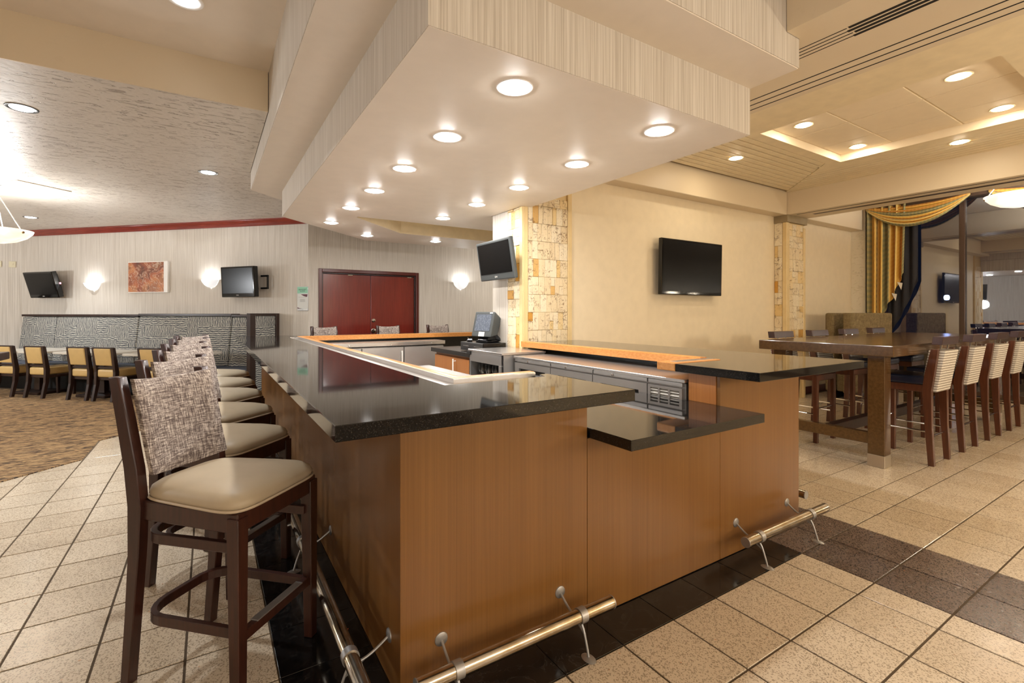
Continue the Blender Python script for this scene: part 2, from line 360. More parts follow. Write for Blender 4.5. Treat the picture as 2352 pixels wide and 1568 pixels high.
for k, (h, d, x0, x1, y0, y1, m) in enumerate(tiles):
    g = .0045 if m != 'black_tile' else .0016
    b = MB().box(-(x1 - x0) / 2 + g, (x1 - x0) / 2 - g, -(y1 - y0) / 2 + g, (y1 - y0) / 2 - g, -.012, 0)
    if k < 295:
        key = (round(x1 - x0, 3), round(y1 - y0, 3), m)
        if key not in shared:
            o = build(b, 'tile', m, floor, bevel=.0012); shared[key] = o
        else:
            o = shared[key].copy(); COL.objects.link(o); o.name = 'tile'
        o.location = ((x0 + x1) / 2, (y0 + y1) / 2, random.uniform(-.0005, .0005))
    else:
        field.setdefault(m, MB()).box(x0 + g, x1 - g, y0 + g, y1 - g, -.012, 0)
for m, b in field.items(): build(b, 'tile_field', m, floor, kind='stuff')
struct('floor_bar_aisle', bx(.79, 2.80, 1.86, 6.6, -.004, .004), 'aisle_floor')  # hidden floor, made pale to bounce light up onto the soffit
cp = struct('carpet', MB().prism(carpet_poly, -.004, .007), 'carpet')
# ------------------------------------------------------------------ walls
ZC, ZL, ZB, ZT = 3.30, 2.99, 2.955, 3.24      # high ceiling, lounge ceiling, dropped band, slatted tray
struct('wall_front', bx(-9, 10.6, -5.2, -5, 0, 3.4), 'beige_paint')
struct('wall_left', bx(-9.2, -9, -5, 13.3, 0, 3.4), 'wallpaper')
struct('wall_left_end', bx(-9, -3.10, 13.27, 13.45, 0, 3.1), 'wallpaper')
c45 = [(1.42, 8.70), (1.54, 8.82), (-3.10, 13.45), (-3.15, 13.27)]
struct('wall_lounge', MB().prism(c45, 0, 3.1), 'wallpaper')
DX0, DX1, DZ = 1.585, 3.385, 2.135
wb = MB().box(1.42, DX0, 8.7, 8.86, 0, 3.1).box(DX1, 6.0, 8.7, 8.86, 0, 3.1).box(DX0, DX1, 8.7, 8.86, DZ, 3.1)
struct('wall_back', wb, 'wallpaper')
struct('wall_corridor', bx(6.0, 6.15, 4.8, 8.86, 0, 3.1), 'wallpaper')
struct('wall_partition', bx(2.80, 10.5, 4.20, 4.80, 0, 3.3), 'beige_paint')
struct('wall_partition_end', bx(2.775, 2.80, 4.47, 4.80, 0, 3.0), 'wallpaper', bevel=.004)
# double door
d1 = sroot('door_1', (2.485, 8.70, 0))
fr = MB().box(DX0, DX0 + .055, 8.66, 8.80, 0, DZ).box(DX1 - .055, DX1, 8.66, 8.80, 0, DZ).box(DX0 + .055, DX1 - .055, 8.66, 8.80, DZ - .06, DZ)
build(fr, 'door_frame', 'frame_cherry', d1, bevel=.006, world=True)
build(MB().box(DX0 + .055, DX0 + .075, 8.70, 8.8, 0, DZ - .06).box(DX1 - .075, DX1 - .055, 8.70, 8.8, 0, DZ - .06).box(DX0 + .075, DX1 - .075, 8.70, 8.8, DZ - .082, DZ - .06), 'door_stop', 'espresso', d1, bevel=.003, world=True)
lf = [build(bx(DX0 + .078, 2.482, 8.725, 8.77, .01, DZ - .086), 'door_leaf', 'cherry', d1, bevel=.003, world=True),
      build(bx(2.488, DX1 - .078, 8.725, 8.77, .01, DZ - .086), 'door_leaf', 'cherry', d1, bevel=.003, world=True)]
for z, r in ((1.235, .034), (1.045, .045)):
    k = MB().lathe([(0, .03), (r * .72, .028), (r * .8, .012), (r, .008), (r, 0)], 20); k.xf(Matrix.Translation((2.535, 8.725, z)) @ Matrix.Rotation(R(90), 4, 'X'))
    build(k, 'door_lock', 'chrome', lf[1], smooth=True, world=True)
for x in (2.12, 3.21): build(bx(x - .04, x + .04, 8.70, 8.725, DZ - .10, DZ - .088), 'door_closer_plate', 'chrome', lf[0] if x < 2.4 else lf[1], world=True)
# crown moulding on the angled lounge wall
def wall45(s, off=0): return (1.42 - s * .70711 - off * .70711, 8.70 + s * .70711 - off * .70711)
cr = [(0, 0), (.02, 0), (.028, .02), (.05, .045), (.06, .06), (.075, .085), (.09, .095), (.09, .108), (0, .108)]
p0, p1, p2 = wall45(-.0, .002), wall45(6.45, .002), (-6, 13.265)
struct('trim_1', MB().sweep([(p0[0], p0[1], 2.883), (p1[0], p1[1], 2.883), (p2[0], p2[1], 2.883)], [(-a, b) for a, b in cr]), 'crown_cherry', bevel=0)
for nm, b in (('baseboard_back', MB().box(DX1, 6.0, 8.685, 8.70, 0, .12).box(1.45, DX0, 8.685, 8.7, 0, .12)), ('baseboard_partition', bx(3.55, 10.3, 4.185, 4.2, 0, .12))): struct(nm, b, 'frame_cherry', bevel=.003)
# ------------------------------------------------------------------ ceilings
struct('ceiling', bx(-9, 3.645, -5, 9, ZC, 3.45), 'smooth_paint')
struct('ceiling_lounge', MB().prism([(-9, 4.30), (.40, 4.30), (.40, 6.26), (1.95, 7.81), (6, 7.81), (6, 8.72), (1.42, 8.72), (-3.15, 13.3), (-9, 13.3)], ZL, ZC), 'stucco_ceiling')
struct('beam_lounge', bx(-9, .40, 4.285, 4.299, ZL - .004, ZC), 'stucco_beam')
struct('soffit_upper', MB().prism([(.405, 1.448), (2.882, 1.448), (2.882, 4.19), (2.80, 4.19), (2.80, 4.47), (2.77, 4.47), (2.77, 4.81), (5.9, 4.81), (5.9, 7.8), (1.95, 7.8), (.405, 6.25)], 2.79, ZC), 'wallpaper')
# underside of the upper step is painted
struct('soffit_lip', MB().prism([(.409, 1.452), (2.878, 1.452), (2.878, 1.745), (.722, 1.745), (.722, 6.12), (2.04, 7.44), (5.9, 7.44), (5.9, 7.79), (1.955, 7.79), (.409, 6.247)], 2.784, 2.7905), 'smooth_paint')
lowp = [(.722, 1.745), (2.872, 1.745), (2.872, 4.185), (2.765, 4.185), (2.765, 4.81), (5.9, 4.81), (5.9, 7.44), (2.04, 7.44), (.722, 6.12)]
rec = [(1.46, 5.65), (4.6, 5.65), (4.6, 6.52), (2.28, 6.52), (1.46, 5.70)]
def ring_prism(outer, hole, z0, z1):
    bm = bmesh.new()
    for lst in (outer, hole):
        vs = [bm.verts.new((x, y, z0)) for x, y in lst]
        for i in range(len(vs)): bm.edges.new((vs[i], vs[(i + 1) % len(vs)]))
    bmesh.ops.triangle_fill(bm, use_beauty=True, edges=bm.edges[:])
    n = len(outer); m = len(hole); mb = MB(); bm.verts.index_update()
    base = [tuple(v.co) for v in bm.verts]; fs = [tuple(v.index for v in f.verts) for f in bm.faces]; bm.free()
    mb.add(base, fs)
    mb.add([(x, y, z0) for x, y in outer] + [(x, y, z1) for x, y in outer], [(i, (i + 1) % n, n + (i + 1) % n, n + i) for i in range(n)])
    return mb
so = sroot('soffit_lower')
build(ring_prism([(x, y) for x, y in lowp], rec, 2.49, 2.7835), 'soffit_underside', 'smooth_paint', so)
side = MB(); ns = len(lowp); o_ = [(x, y) for x, y in lowp]
out = [(.718, 1.741), (2.876, 1.741), (2.876, 4.185), (2.874, 4.185), (2.874, 1.7445), (.7215, 1.7445), (.7215, 6.122), (2.039, 7.4405), (5.9, 7.4405), (5.9, 7.446), (2.036, 7.446), (.718, 6.125)]
build(MB().prism(out, 2.4915, 2.7838), 'soffit_fascia', 'wallpaper', so)
rw = MB()
for i in range(len(rec)):
    (x0, y0), (x1, y1) = rec[i], rec[(i + 1) % len(rec)]
    rw.add([(x0, y0, 2.4905), (x1, y1, 2.4905), (x1, y1, 2.77), (x0, y0, 2.77)], [(0, 1, 2, 3)])
rw.prism([(1.40, 5.6), (4.7, 5.6), (4.7, 6.6), (1.40, 6.6)], 2.765, 2.78)
build(rw, 'soffit_recess', 'tray_paint', so)
# dropped band with air slots on the right of the bar
band = MB().prism([(2.745, -5), (3.645, -5), (3.645, 4.19), (2.885, 4.19), (2.885, 1.445), (2.745, 1.445)], ZB, ZC)
bd = sroot('ceiling_band'); build(band, 'band_soffit', 'stucco_beam', bd)
for x in (3.405, 3.487, 3.567): build(bx(x, x + .011, -4, 4.18, ZB - .0012, ZB + .01), 'groove', 'black_gap', bd)
sl = thing('air_slot_diffuser', 'long black linear air slots in the dropped ceiling beside the upper soffit step', 'vent', (3.03, .3, ZB))
for i, x in enumerate((2.985, 3.022, 3.059, 3.096)):
    build(bx(x, x + .02, -1.5, 1.24 + .02 * (i % 2), ZB - .002, ZB + .004), 'slot', 'black_gap', sl, world=True)
    build(bx(x + .006, x + .012, 1.25, 1.72, ZB - .0015, ZB + .004), 'slot_end', 'black_gap', sl, world=True)
# tray ceiling
tr = sroot('ceiling_tray')
RX0, RX1, RY0, RY1 = 4.85, 6.61, 1.03, 2.83
fl = MB().box(3.645, RX0, -5, 2.955, ZT, ZT + .06).box(RX1, 6.87, -5, 3.1, ZT, ZT + .06).box(RX0, RX1, -5, RY0, ZT, ZT + .06).box(RX0, RX1, RY1, 2.955, ZT, ZT + .06)
fl.prism([(RX1 - .1, 2.955), (6.61, 2.955), (6.87, 3.1), (6.87, 3.30), (6.61, 3.05)], ZT + .0002, ZT + .059)
build(fl, 'tray_field', 'tray_paint', tr)
build(bx(3.645, 7.7, -5, 4.2, ZT + .12, ZT + .2), 'tray_backing', 'black_gap', tr)
build(MB().box(RX0 - .02, RX0 + .004, RY0 - .02, RY1 + .02, ZT + .001, ZT + .11).box(RX1 - .004, RX1 + .02, RY0 - .02, RY1 + .02, ZT + .001, ZT + .11).box(RX0 + .004, RX1 - .004, RY0 - .02, RY0 + .004, ZT + .001, ZT + .11).box(RX0 + .004, RX1 - .004, RY1 - .004, RY1 + .02, ZT + .001, ZT + .11), 'recess_side', 'panel_white', tr)
gx = [RX0 + .004, 5.53, 6.13, RX1 - .004]; gy = [RY0 + .004, 1.68, 2.29, RY1 - .004]
for i in range(3):
    for j in range(3): build(bx(gx[i] + .007, gx[i + 1] - .007, gy[j] + .007, gy[j + 1] - .007, ZT + .085, ZT + .10), 'ceiling_panel', 'panel_white', tr, bevel=.003)
build(bx(RX0, RX1, RY0, RY1, ZT + .094, ZT + .11), 'panel_grid', 'tray_paint', tr)
for k in range(11):                                           # slats parallel to the back beam, mitred at the corner
    y0 = 2.965 + .0975 * k; y1 = y0 + .077
    if y1 > 4.0: break
    build(MB().prism([(2.90, y0), (y0 + 3.545, y0), (y1 + 3.545, y1), (2.90, y1)], ZT, ZT + .05), 'slat', 'tray_paint', tr)
for k in range(8):                                            # slats along the right-hand beam
    x0 = 6.88 + .0975 * k; x1 = min(x0 + .077, 7.6)
    if x0 > 7.58: break
    build(MB().prism([(x0, -4.9), (x1, -4.9), (x1, min(x1 - 3.56, 3.99)), (x0, min(x0 - 3.56, 3.99))], ZT, ZT + .05), 'slat', 'tray_paint', tr)
struct('beam_back', bx(2.872, 10.4, 4.0, 4.2, 2.90, 3.3), 'stucco_beam', bevel=.006)
rb = sroot('beam_right'); build(bx(7.6, 8.2, -5, 4.0, 2.90, 3.3), 'beam', 'stucco_beam', rb, bevel=.006)
build(bx(7.69, 7.715, -5, 3.9, 2.8985, 2.91), 'groove', 'black_gap', rb)
build(bx(7.86, 7.94, -5, 3.75, 2.8985, 2.91), 'groove', 'bronze_frame', rb)
struct('ceiling_window_bay', bx(8.2, 10.4, -5, 4.0, 3.3, 3.4), 'smooth_paint')
struct('wall_window_pier', bx(10.24, 10.40, 4.0, 4.2, 0, 2.9), 'stucco_pale')
struct('wall_window_return', bx(10.24, 10.40, 3.97, 4.0, 0, 3.3), 'stucco_pale')
# ------------------------------------------------------------------ window
WX = 10.33
w1 = sroot('window_1', (WX, 1, 0))
build(MB().box(WX - .03, WX + .05, -5, 3.97, 0, .12).box(WX - .03, WX + .05, -5, 3.97, 3.22, 3.3), 'window_frame', 'bronze_frame', w1, world=True)
yy = [-5, -3.3, -1.65, .25, 1.0, 2.64, 3.95]; yy = [-4.95, -2.3, .16, 2.64, 3.96]
for y in yy: build(bx(WX - .05, WX + .05, y - .035, y + .035, .12, 3.22), 'mullion', 'bronze_frame', w1, bevel=.004, world=True)
for a_, b_ in zip(yy, yy[1:]): build(bx(WX + .005, WX + .013, a_ + .035, b_ - .035, .12, 3.22), 'window_pane', 'window_glass', w1, world=True)
struct('ground_outside', bx(10.5, 40, -20, 30, -.3, -.1), 'asphalt')
lp = thing('bollard_lamp', 'blue-white lamp shining outside in the dark beyond the window', 'lamp', (20, 5.5, -.1))
build(MB().lathe([(.09, 0), (.09, .02), (.04, .05), (.035, 1.86), (.06, 1.88)], 14), 'post', 'black_plastic', lp, smooth=True)
build(MB().lathe([(.0, 1.88), (.055, 1.89), (.075, 1.96), (.055, 2.03), (0, 2.045)], 14), 'lamp_head', 'blue_lamp', lp, smooth=True)
# ------------------------------------------------------------------ stone columns
def stones(root, u0, u1, z0, z1, plane, rowh, wmin, wmax, seed):
    """stone strips standing proud of a wall face; plane(u, d) gives the floor point at u along the face and d out of it"""
    rnd = random.Random(seed); z = z0
    while z < z1 - .02:
        zt = min(z + rowh, z1); u = u0
        while u < u1 - .005:
            wd = rnd.uniform(wmin, wmax)
            if u1 - (u + wd) < wmin: wd = u1 - u
            n = 2 if rnd.random() < .22 else 1; hh = (zt - z) / n
            for k in range(n):
                d = rnd.uniform(.014, .024); g = .0012
                a_, b_ = plane(u + g, 0), plane(u + wd - g, 0); c_, d_ = plane(u + g, d), plane(u + wd - g, d)
                zz0, zz1 = z + k * hh + g, z + (k + 1) * hh - g
                mb = MB().add([(*a_, zz0), (*b_, zz0), (*d_, zz0), (*c_, zz0), (*a_, zz1), (*b_, zz1), (*d_, zz1), (*c_, zz1)],
                              [(0, 1, 2, 3), (7, 6, 5, 4), (0, 4, 5, 1), (1, 5, 6, 2), (2, 6, 7, 3), (3, 7, 4, 0)])
                build(mb, 'stone', 'stone', root, bevel=.002)
            u += wd
        z = zt
c1 = sroot('column_bar')
build(bx(2.79, 3.43, 4.192, 4.2, 0, 2.895), 'stone_bed', 'limestone', c1); build(bx(2.792, 2.80, 4.2, 4.47, 0, 2.78), 'stone_bed', 'limestone', c1)
stones(c1, 2.845, 3.375, 1.00, 2.62, lambda u, d: (u, 4.192 - d), .19, .05, .085, 3)
stones(c1, 4.225, 4.465, .95, 2.49, lambda u, d: (2.792 - d, u), .19, .05, .09, 5)
for b in (bx(2.785, 2.84, 4.165, 4.195, 0, 2.895), bx(3.378, 3.435, 4.165, 4.2, 0, 2.895), bx(2.765, 2.793, 4.166, 4.222, 0, 2.49)): build(b, 'corner_strip', 'limestone', c1, bevel=.004)
build(MB().tube([(2.788, 4.17, 0), (2.788, 4.17, 2.489)], .009, 8), 'corner_bead', 'limestone', c1, smooth=True)
c2 = sroot('column_beam')
build(bx(7.62, 8.16, 4.03, 4.2, 0, 2.80), 'stone_bed', 'limestone', c2)
build(bx(7.59, 8.19, 3.985, 4.2, 2.79, 2.9), 'column_cap', 'cap_stone', c2, bevel=.003)
c2cap = c2
stones(c2, 7.695, 8.11, 0.55, 2.79, lambda u, d: (u, 4.03 - d), .185, .07, .13, 11)
stones(c2, 4.075, 4.195, 0.95, 2.79, lambda u, d: (7.62 - d, u), .185, .05, .09, 12)
for b in (bx(7.60, 7.69, 4.004, 4.07, 0, 2.79), bx(8.115, 8.175, 4.005, 4.05, 0, 2.74)): build(b, 'corner_strip', 'limestone', c2, bevel=.005)
# ------------------------------------------------------------------ ceiling lamps
def downlight(x, y, z, r, lens, label, group, trim='white_paint', proto={}):
    if lens == 'lens_lounge':                 # deep cans throw a cone
        l = bpy.data.lights.new('downlight_cone', 'SPOT'); l.energy = L_LOUNGE; l.color = C_LOUNGE; l.spot_size = R(104); l.spot_blend = .55; l.shadow_soft_size = .06
        q = bpy.data.objects.new('downlight_cone', l); q.location = (x, y, z - .03); COL.objects.link(q)
    key = (r, lens, trim)
    if key in proto:
        o = dup(proto[key][0], (x, y, z), 0, label, proto[key][1]); o['group'] = group; return o
    t = thing('recessed_downlight', label, 'ceiling light', (x, y, z), 0, group)
    build(MB().lathe([(r * .86, .012), (r * .86, -.001), (r, -.004), (r * 1.14, -.004), (r * 1.18, 0)], 28), 'trim_ring', trim, t, smooth=True)
    build(MB().lathe([(r * .87, -.001), (r * .8, -.007), (r * .5, -.012), (.0, -.014)], 28), 'lens', lens, t, smooth=True)
    proto[key] = (t, [(c, []) for c in kids(t)])
    return t
OR = ['nearest', 'second', 'third', 'fourth', 'fifth', 'farthest']
G = 'downlights in the bar soffit'
for i, y in enumerate((1.992, 2.783, 3.573, 4.369, 5.219, 6.2)): downlight(1.278, y, 2.49, .078, 'lens_soffit', f'white downlight, {OR[i]} of six in the left soffit row', G)
for i, y in enumerate((1.996, 2.774, 3.568, 4.36, 5.205)): downlight(2.335, y, 2.49, .078, 'lens_soffit', f'white downlight, {OR[i] if i < 4 else "farthest"} of five in the right soffit row', G)
downlight(1.93, 6.95, 2.49, .078, 'lens_soffit', 'white downlight under the soffit edge above the left half of the red door', G)
downlight(2.99, 6.95, 2.49, .078, 'lens_soffit', 'white downlight under the soffit edge right of the red door', G)
G = 'warm downlights over the high table'
for x, y, z, l in ((5.222, 2.577, ZT + .085, 'warm downlight in the square tile recess, corner nearest the slats and soffit'), (6.425, 2.568, ZT + .085, 'warm downlight in the square tile recess, corner nearest the slatted mitre'),
                   (5.228, 1.362, ZT + .085, 'warm downlight in the square tile recess, corner highest in the photo'), (6.388, 1.351, ZT + .085, 'warm downlight in the square tile recess, corner at the right edge of the photo'),
                   (5.37, 3.43, ZT, 'warm downlight among the slats in front of the beige television wall'), (6.929, 1.798, ZT, 'warm downlight among the narrow slats beside the right-hand beam')):
    downlight(x, y, z, .078, 'lens_tray', l, G, 'tray_paint')
G = 'lounge downlights'
downlight(-.125, 3.566, ZC, .085, 'lens_lounge', 'white downlight at the top edge of the picture in the high smooth ceiling', G)
downlight(-1.248, 5.26, ZL, .085, 'lens_lounge', 'black-rimmed downlight in the textured ceiling at the left edge', G, 'black_plastic')
downlight(-.008, 6.528, ZL, .085, 'lens_lounge', 'black-rimmed downlight in the textured ceiling nearest the soffit', G, 'black_plastic')
downlight(-2.55, 11.2, ZL, .085, 'lens_lounge', 'black-rimmed downlight above the hanging bowl lamp by the lounge wall', G, 'black_plastic')
hp = thing('ceiling_hatch', 'pale square access panel in the textured lounge ceiling', 'panel', (-1.95, 8.53, ZL), R(43))
build(bx(-.29, .29, -.29, .29, -.012, 0), 'panel', 'smooth_paint', hp, bevel=.003)
# ------------------------------------------------------------------ the bar
bar = thing('bar', 'brown wood-panelled bar body under the black stone tops', 'bar', (1.9, 1.63, 0))
core = MB().box(.59, .77, 1.65, 6.85, .0, 1.022).box(.77, 1.425, 1.65, 1.83, 0, 1.022).box(1.425, 2.395, 1.65, 1.83, 0, .812).box(2.41, 3.21, 1.65, 1.825, 0, 1.022).box(3.04, 3.21, 1.825, 4.16, 0, 1.022).box(.77, 4.3, 6.62, 6.85, 0, 1.022)
build(core, 'carcass', 'black_counter', bar, world=True)
for x0, x1, z1 in ((.57, 1.4285, 1.022), (1.4305, 2.3985, .813), (2.4005, 3.235, 1.022)): build(bx(x0, x1, 1.627, 1.652, .004, z1), 'front_panel', 'bar_wood', bar, bevel=.001, world=True)
for k in range(5):
    y0 = 1.6275 + k * 1.05; build(bx(.567, .5915, y0, min(y0 + 1.0485, 6.87), .004, 1.022), 'side_panel', 'bar_wood', bar, bevel=.001, world=True)
for k in range(2): build(bx(3.21, 3.235, 1.653 + 1.26 * k, 1.653 + 1.26 * k + 1.258, .004, 1.022), 'side_panel', 'bar_wood', bar, bevel=.001, world=True)
build(bx(2.394, 2.412, 1.650, 1.829, .86, 1.022), 'end_panel', 'orange_wood', bar, world=True)
build(bx(.567, 4.3, 6.85, 6.872, .004, 1.022), 'back_panel', 'bar_wood', bar, world=True)
ZT0, ZT1 = 1.024, 1.07
ct = thing('bar_counter', 'black polished stone bar top with steel gutter running from the front corner along the stools', 'counter', (.6, 1.4, 1.02))
build(MB().prism([(.287, 1.345), (1.433, 1.345), (1.433, 1.93), (1.385, 1.93), (1.36, 1.855), (.84, 1.855), (.84, 6.54), (4.3, 6.54), (4.3, 7.08), (.287, 7.08)], ZT0, ZT1), 'stone_top', 'granite', ct, bevel=.002, world=True)
def gutter(path, parent):
    build(MB().sweep(path, [(-.04, -.012), (.04, -.012), (.04, .0), (.036, .0), (.036, -.008), (-.036, -.008), (-.036, .0), (-.04, .0)]), 'drip_gutter', 'steel_top', parent, world=True)
gutter([(4.3, 6.50, 1.066), (.88, 6.50, 1.066), (.88, 1.895, 1.066), (1.345, 1.895, 1.066)], ct)
rail_prof = [(-.028, -.045), (.028, -.045), (.030, -.02), (.028, .010), (.02, .014), (-.02, .014), (-.028, .010)]
build(MB().sweep([(4.3, 6.432, 1.07), (.948, 6.432, 1.07), (.948, 1.963, 1.07), (1.36, 1.963, 1.07)], rail_prof), 'edge_rail', 'rail_wood', ct, smooth=True, world=True)
build(MB().sweep([(4.3, 6.4615, 1.07), (.9185, 6.4615, 1.07), (.9185, 1.9335, 1.07), (1.36, 1.9335, 1.07)], [(-.002, -.02), (.002, -.02), (.002, .012), (-.002, .012)]), 'rail_liner', 'steel_top', ct, world=True)
cr2 = thing('bar_counter', 'black polished stone bar top with orange wood edge running along the beige wall side', 'counter', (3.0, 1.5, 1.02))
build(MB().prism([(2.35, 1.37), (3.52, 1.37), (3.52, 4.16), (2.87, 4.16), (2.87, 2.11), (2.79, 1.89), (2.35, 1.89)], ZT0, ZT1), 'stone_top', 'granite', cr2, bevel=.002, world=True)
gutter([(2.83, 4.1, 1.066), (2.83, 2.06, 1.066)], cr2)
build(MB().sweep([(2.755, 4.12, 1.07), (2.755, 1.99, 1.07)], [(.035, -.045), (-.035, -.045), (-.037, -.02), (-.035, .008), (-.028, .012), (.028, .012), (.035, .008)]), 'edge_rail', 'rail_wood', cr2, bevel=0, smooth=True, world=True)
build(MB().prism([(2.352, 1.893), (2.80, 1.893), (2.80, 2.05), (2.70, 2.05), (2.352, 2.03)], ZT0, 1.074), 'rail_end', 'rail_wood', cr2, bevel=.005, seg=2, world=True)
build(MB().prism([(2.42, 1.93), (2.79, 1.93), (2.79, 1.99), (2.42, 1.985)], 1.07, 1.0755), 'rail_inlay', 'steel_top', cr2, world=True)
lc = thing('service_counter', 'lower black stone counter in the gap at the front of the bar', 'counter', (1.9, 1.8, .82))
build(MB().prism([(1.437, 1.37), (2.393, 1.37), (2.393, 1.83), (2.362, 1.83), (2.362, 2.26), (1.437, 2.26)], .815, .86), 'stone_top', 'granite', lc, bevel=.002, world=True)
build(MB().box(1.45, 1.49, 1.86, 2.2, .45, .813).box(2.30, 2.34, 1.86, 2.2, .45, .813), 'support_bracket', 'black_counter', lc, bevel=.003, world=True)
# foot rails
def foot_rail(label, p0, p1, out, spots, wall):
    """out: unit vector from the bar to the room; spots: distances along the rail with a bracket; wall: distance rail axis to panel"""
    t = thing('foot_rail', label, 'foot rail', (p0[0], p0[1], 0))
    a_, b_ = Vector((*p0, .15)), Vector((*p1, .15)); d = (b_ - a_).normalized(); o = Vector((*out, 0)); u = Vector((0, 0, 1))
    build(MB().tube([a_, b_], .0265, 20), 'tube', 'rail_steel', t, smooth=True, world=True)
    for e, s in ((a_, -1), (b_, 1)):
        build(MB().tube([e, e + d * s * .004], .0272, 20), 'end_cap', 'steel', t, smooth=True, world=True)
    for q in spots:
        c = a_ + d * q
        br = build(MB().tube([c - d * .016, c + d * .016], .0305, 20), 'collar', 'steel', t, smooth=True, world=True)
        arm = MB(); flange = c - o * wall + u * .025
        pts = []
        for k in range(9):
            s = k / 8; pts.append(flange + o * (wall - .01) * s + u * (-.075 * math.sin(s * 1.5) + .02 * s))
        arm.tube(pts, .0052, 8, up=tuple(d))
        foot = c + o * .045; foot.z = .006
        st = c - u * .03
        arm.tube([st + o * (.0 + .045 * (k / 6) ** .7) + (foot.z - st.z) * (k / 6) * u for k in range(7)], .0052, 8, up=tuple(d))
        arm.tube([pts[5], st + (foot.z - st.z) * .3 * u + o * .016], .004, 6, up=tuple(d))
        build(arm, 'bracket_arm', 'steel', br, smooth=True, world=True)
        fl = MB().lathe([(0, .008), (.016, .007), (.025, .003), (.026, 0)], 18)
        rot = Vector((0, 0, 1)).rotation_difference(o).to_matrix().to_4x4()
        fl.xf(Matrix.Translation(flange) @ rot); build(fl, 'wall_flange', 'steel', br, smooth=True, world=True)
        ft = MB().lathe([(0, .008), (.016, .006), (.024, 0)], 16); ft.xf(Matrix.Translation((foot.x, foot.y, .001)) @ Matrix.Diagonal((1.0 + .5 * abs(o.x), 1.0 + .5 * abs(o.y), 1, 1))); build(ft, 'foot_pad', 'steel', br, smooth=True, world=True)
foot_rail('steel foot rail in front of the left front panel, nearest the viewer', (.575, 1.488), (1.440, 1.488), (0, -1), (.147, .70), .139)
foot_rail('short steel foot rail in front of the right front panel, beside the brown tiles', (2.42, 1.488), (3.275, 1.488), (0, -1), (.127, .669), .139)
foot_rail('long steel foot rail along the stool side of the bar', (.425, 1.55), (.425, 6.6), (-1, 0), (.20, 1.215, 2.2, 3.2, 4.2), .142)
foot_rail('steel foot rail on the far right side of the bar, only its end showing', (3.39, 1.66), (3.39, 4.0), (1, 0), (.5, 1.5), .155)
sc_ = thing('orange_scrap', 'small orange scrap lying on the black tiles beside the foot rail', 'litter', (.50, 2.13, .001), .6)
build(MB().prism([(-.016, -.004), (.0, -.006), (.017, .001), (.0, .005)], 0, .002), 'scrap', 'orange_scrap', sc_)
# back bar: coolers
def cooler_right():
    t = thing('bar_cooler', 'long stainless cooler under the right side counter with louvred end', 'cooler', (2.7, 2.8, 0))
    F = 2.37
    build(bx(F + .03, 3.03, 1.85, 3.70, .08, .95), 'body', 'steel', t, world=True)
    build(bx(F, 3.03, 1.84, 3.715, .958, .978), 'top', 'steel_top', t, bevel=.003, world=True)
    build(bx(F + .045, 3.0, 1.87, 3.68, 0, .08), 'plinth', 'black_gap', t, world=True)
    ys = [1.855, 2.125, 2.642, 3.155, 3.70]
    for i in range(4):
        y0, y1 = ys[i] + .004, ys[i + 1] - .004
        s_ = build(bx(F + .004, F + .04, y0 + .001, y1 - .001, .932, .9575), 'header_strip', 'steel', t, bevel=.002, world=True)
        if i:
            k = MB().lathe([(0, .012), (.007, .011), (.009, .004), (.009, 0)], 14); k.xf(Matrix.Translation((F + .004, (y0 + y1) / 2 + .05, .944)) @ Matrix.Rotation(R(-90), 4, 'Y')); build(k, 'lock', 'chrome', s_, smooth=True, world=True)
            d = build(MB().box(F + .002, F + .03, y0, y1, .14, .834).box(F + .002, F + .03, y0, y1, .872, .922).box(F + .002, F + .03, y0, y0 + .07, .834, .872).box(F + .002, F + .03, y1 - .07, y1, .834, .872), 'door', 'steel', t, bevel=.0, world=True)
            build(bx(F + .022, F + .03, y0 + .07, y1 - .07, .834, .872), 'handle_recess', 'black_gap', d, world=True)
        else:
            g = build(MB().box(F + .002, F + .03, y0, y1, .14, .78).box(F + .002, F + .03, y0, y1, .905, .922).box(F + .002, F + .03, y0, y0 + .02, .78, .905).box(F + .002, F + .03, y1 - .02, y1, .78, .905).box(F + .002, F + .03, y0 + .09, y0 + .102, .78, .905).box(F + .002, F + .03, y0 + .168, y0 + .18, .78, .905), 'grille', 'steel', t, world=True)
            for c in ((y0 + .02, y0 + .09), (y0 + .102, y0 + .168), (y0 + .18, y1 - .02)):
                for k in range(6):
                    z = .788 + .02 * k
                    build(MB().add([(F + .006, c[0], z), (F + .006, c[1], z), (F + .024, c[1], z + .014), (F + .024, c[0], z + .014), (F + .006, c[0], z + .003), (F + .006, c[1], z + .003), (F + .024, c[1], z + .017), (F + .024, c[0], z + .017)], [(0, 1, 2, 3), (7, 6, 5, 4), (0, 4, 5, 1), (1, 5, 6, 2), (2, 6, 7, 3), (3, 7, 4, 0)]), 'louvre', 'louvre_metal', g, world=True)
            build(bx(F + .026, F + .0295, y0 + .02, y1 - .02, .78, .905), 'vent_back', 'black_gap', t, world=True)
cooler_right()
t = thing('bar_cooler', 'stainless cooler under the far counter below the red door', 'cooler', (1.95, 6.35, 0))
F = 6.08
build(bx(1.10, 2.74, F + .03, 6.6, .08, .93), 'body', 'steel', t, world=True)
build(bx(1.08, 2.755, F - .015, 6.6, .945, .995), 'top', 'steel_top', t, bevel=.006, world=True)
build(bx(1.12, 2.72, F + .05, 6.55, 0, .08), 'plinth', 'black_gap', t, world=True)
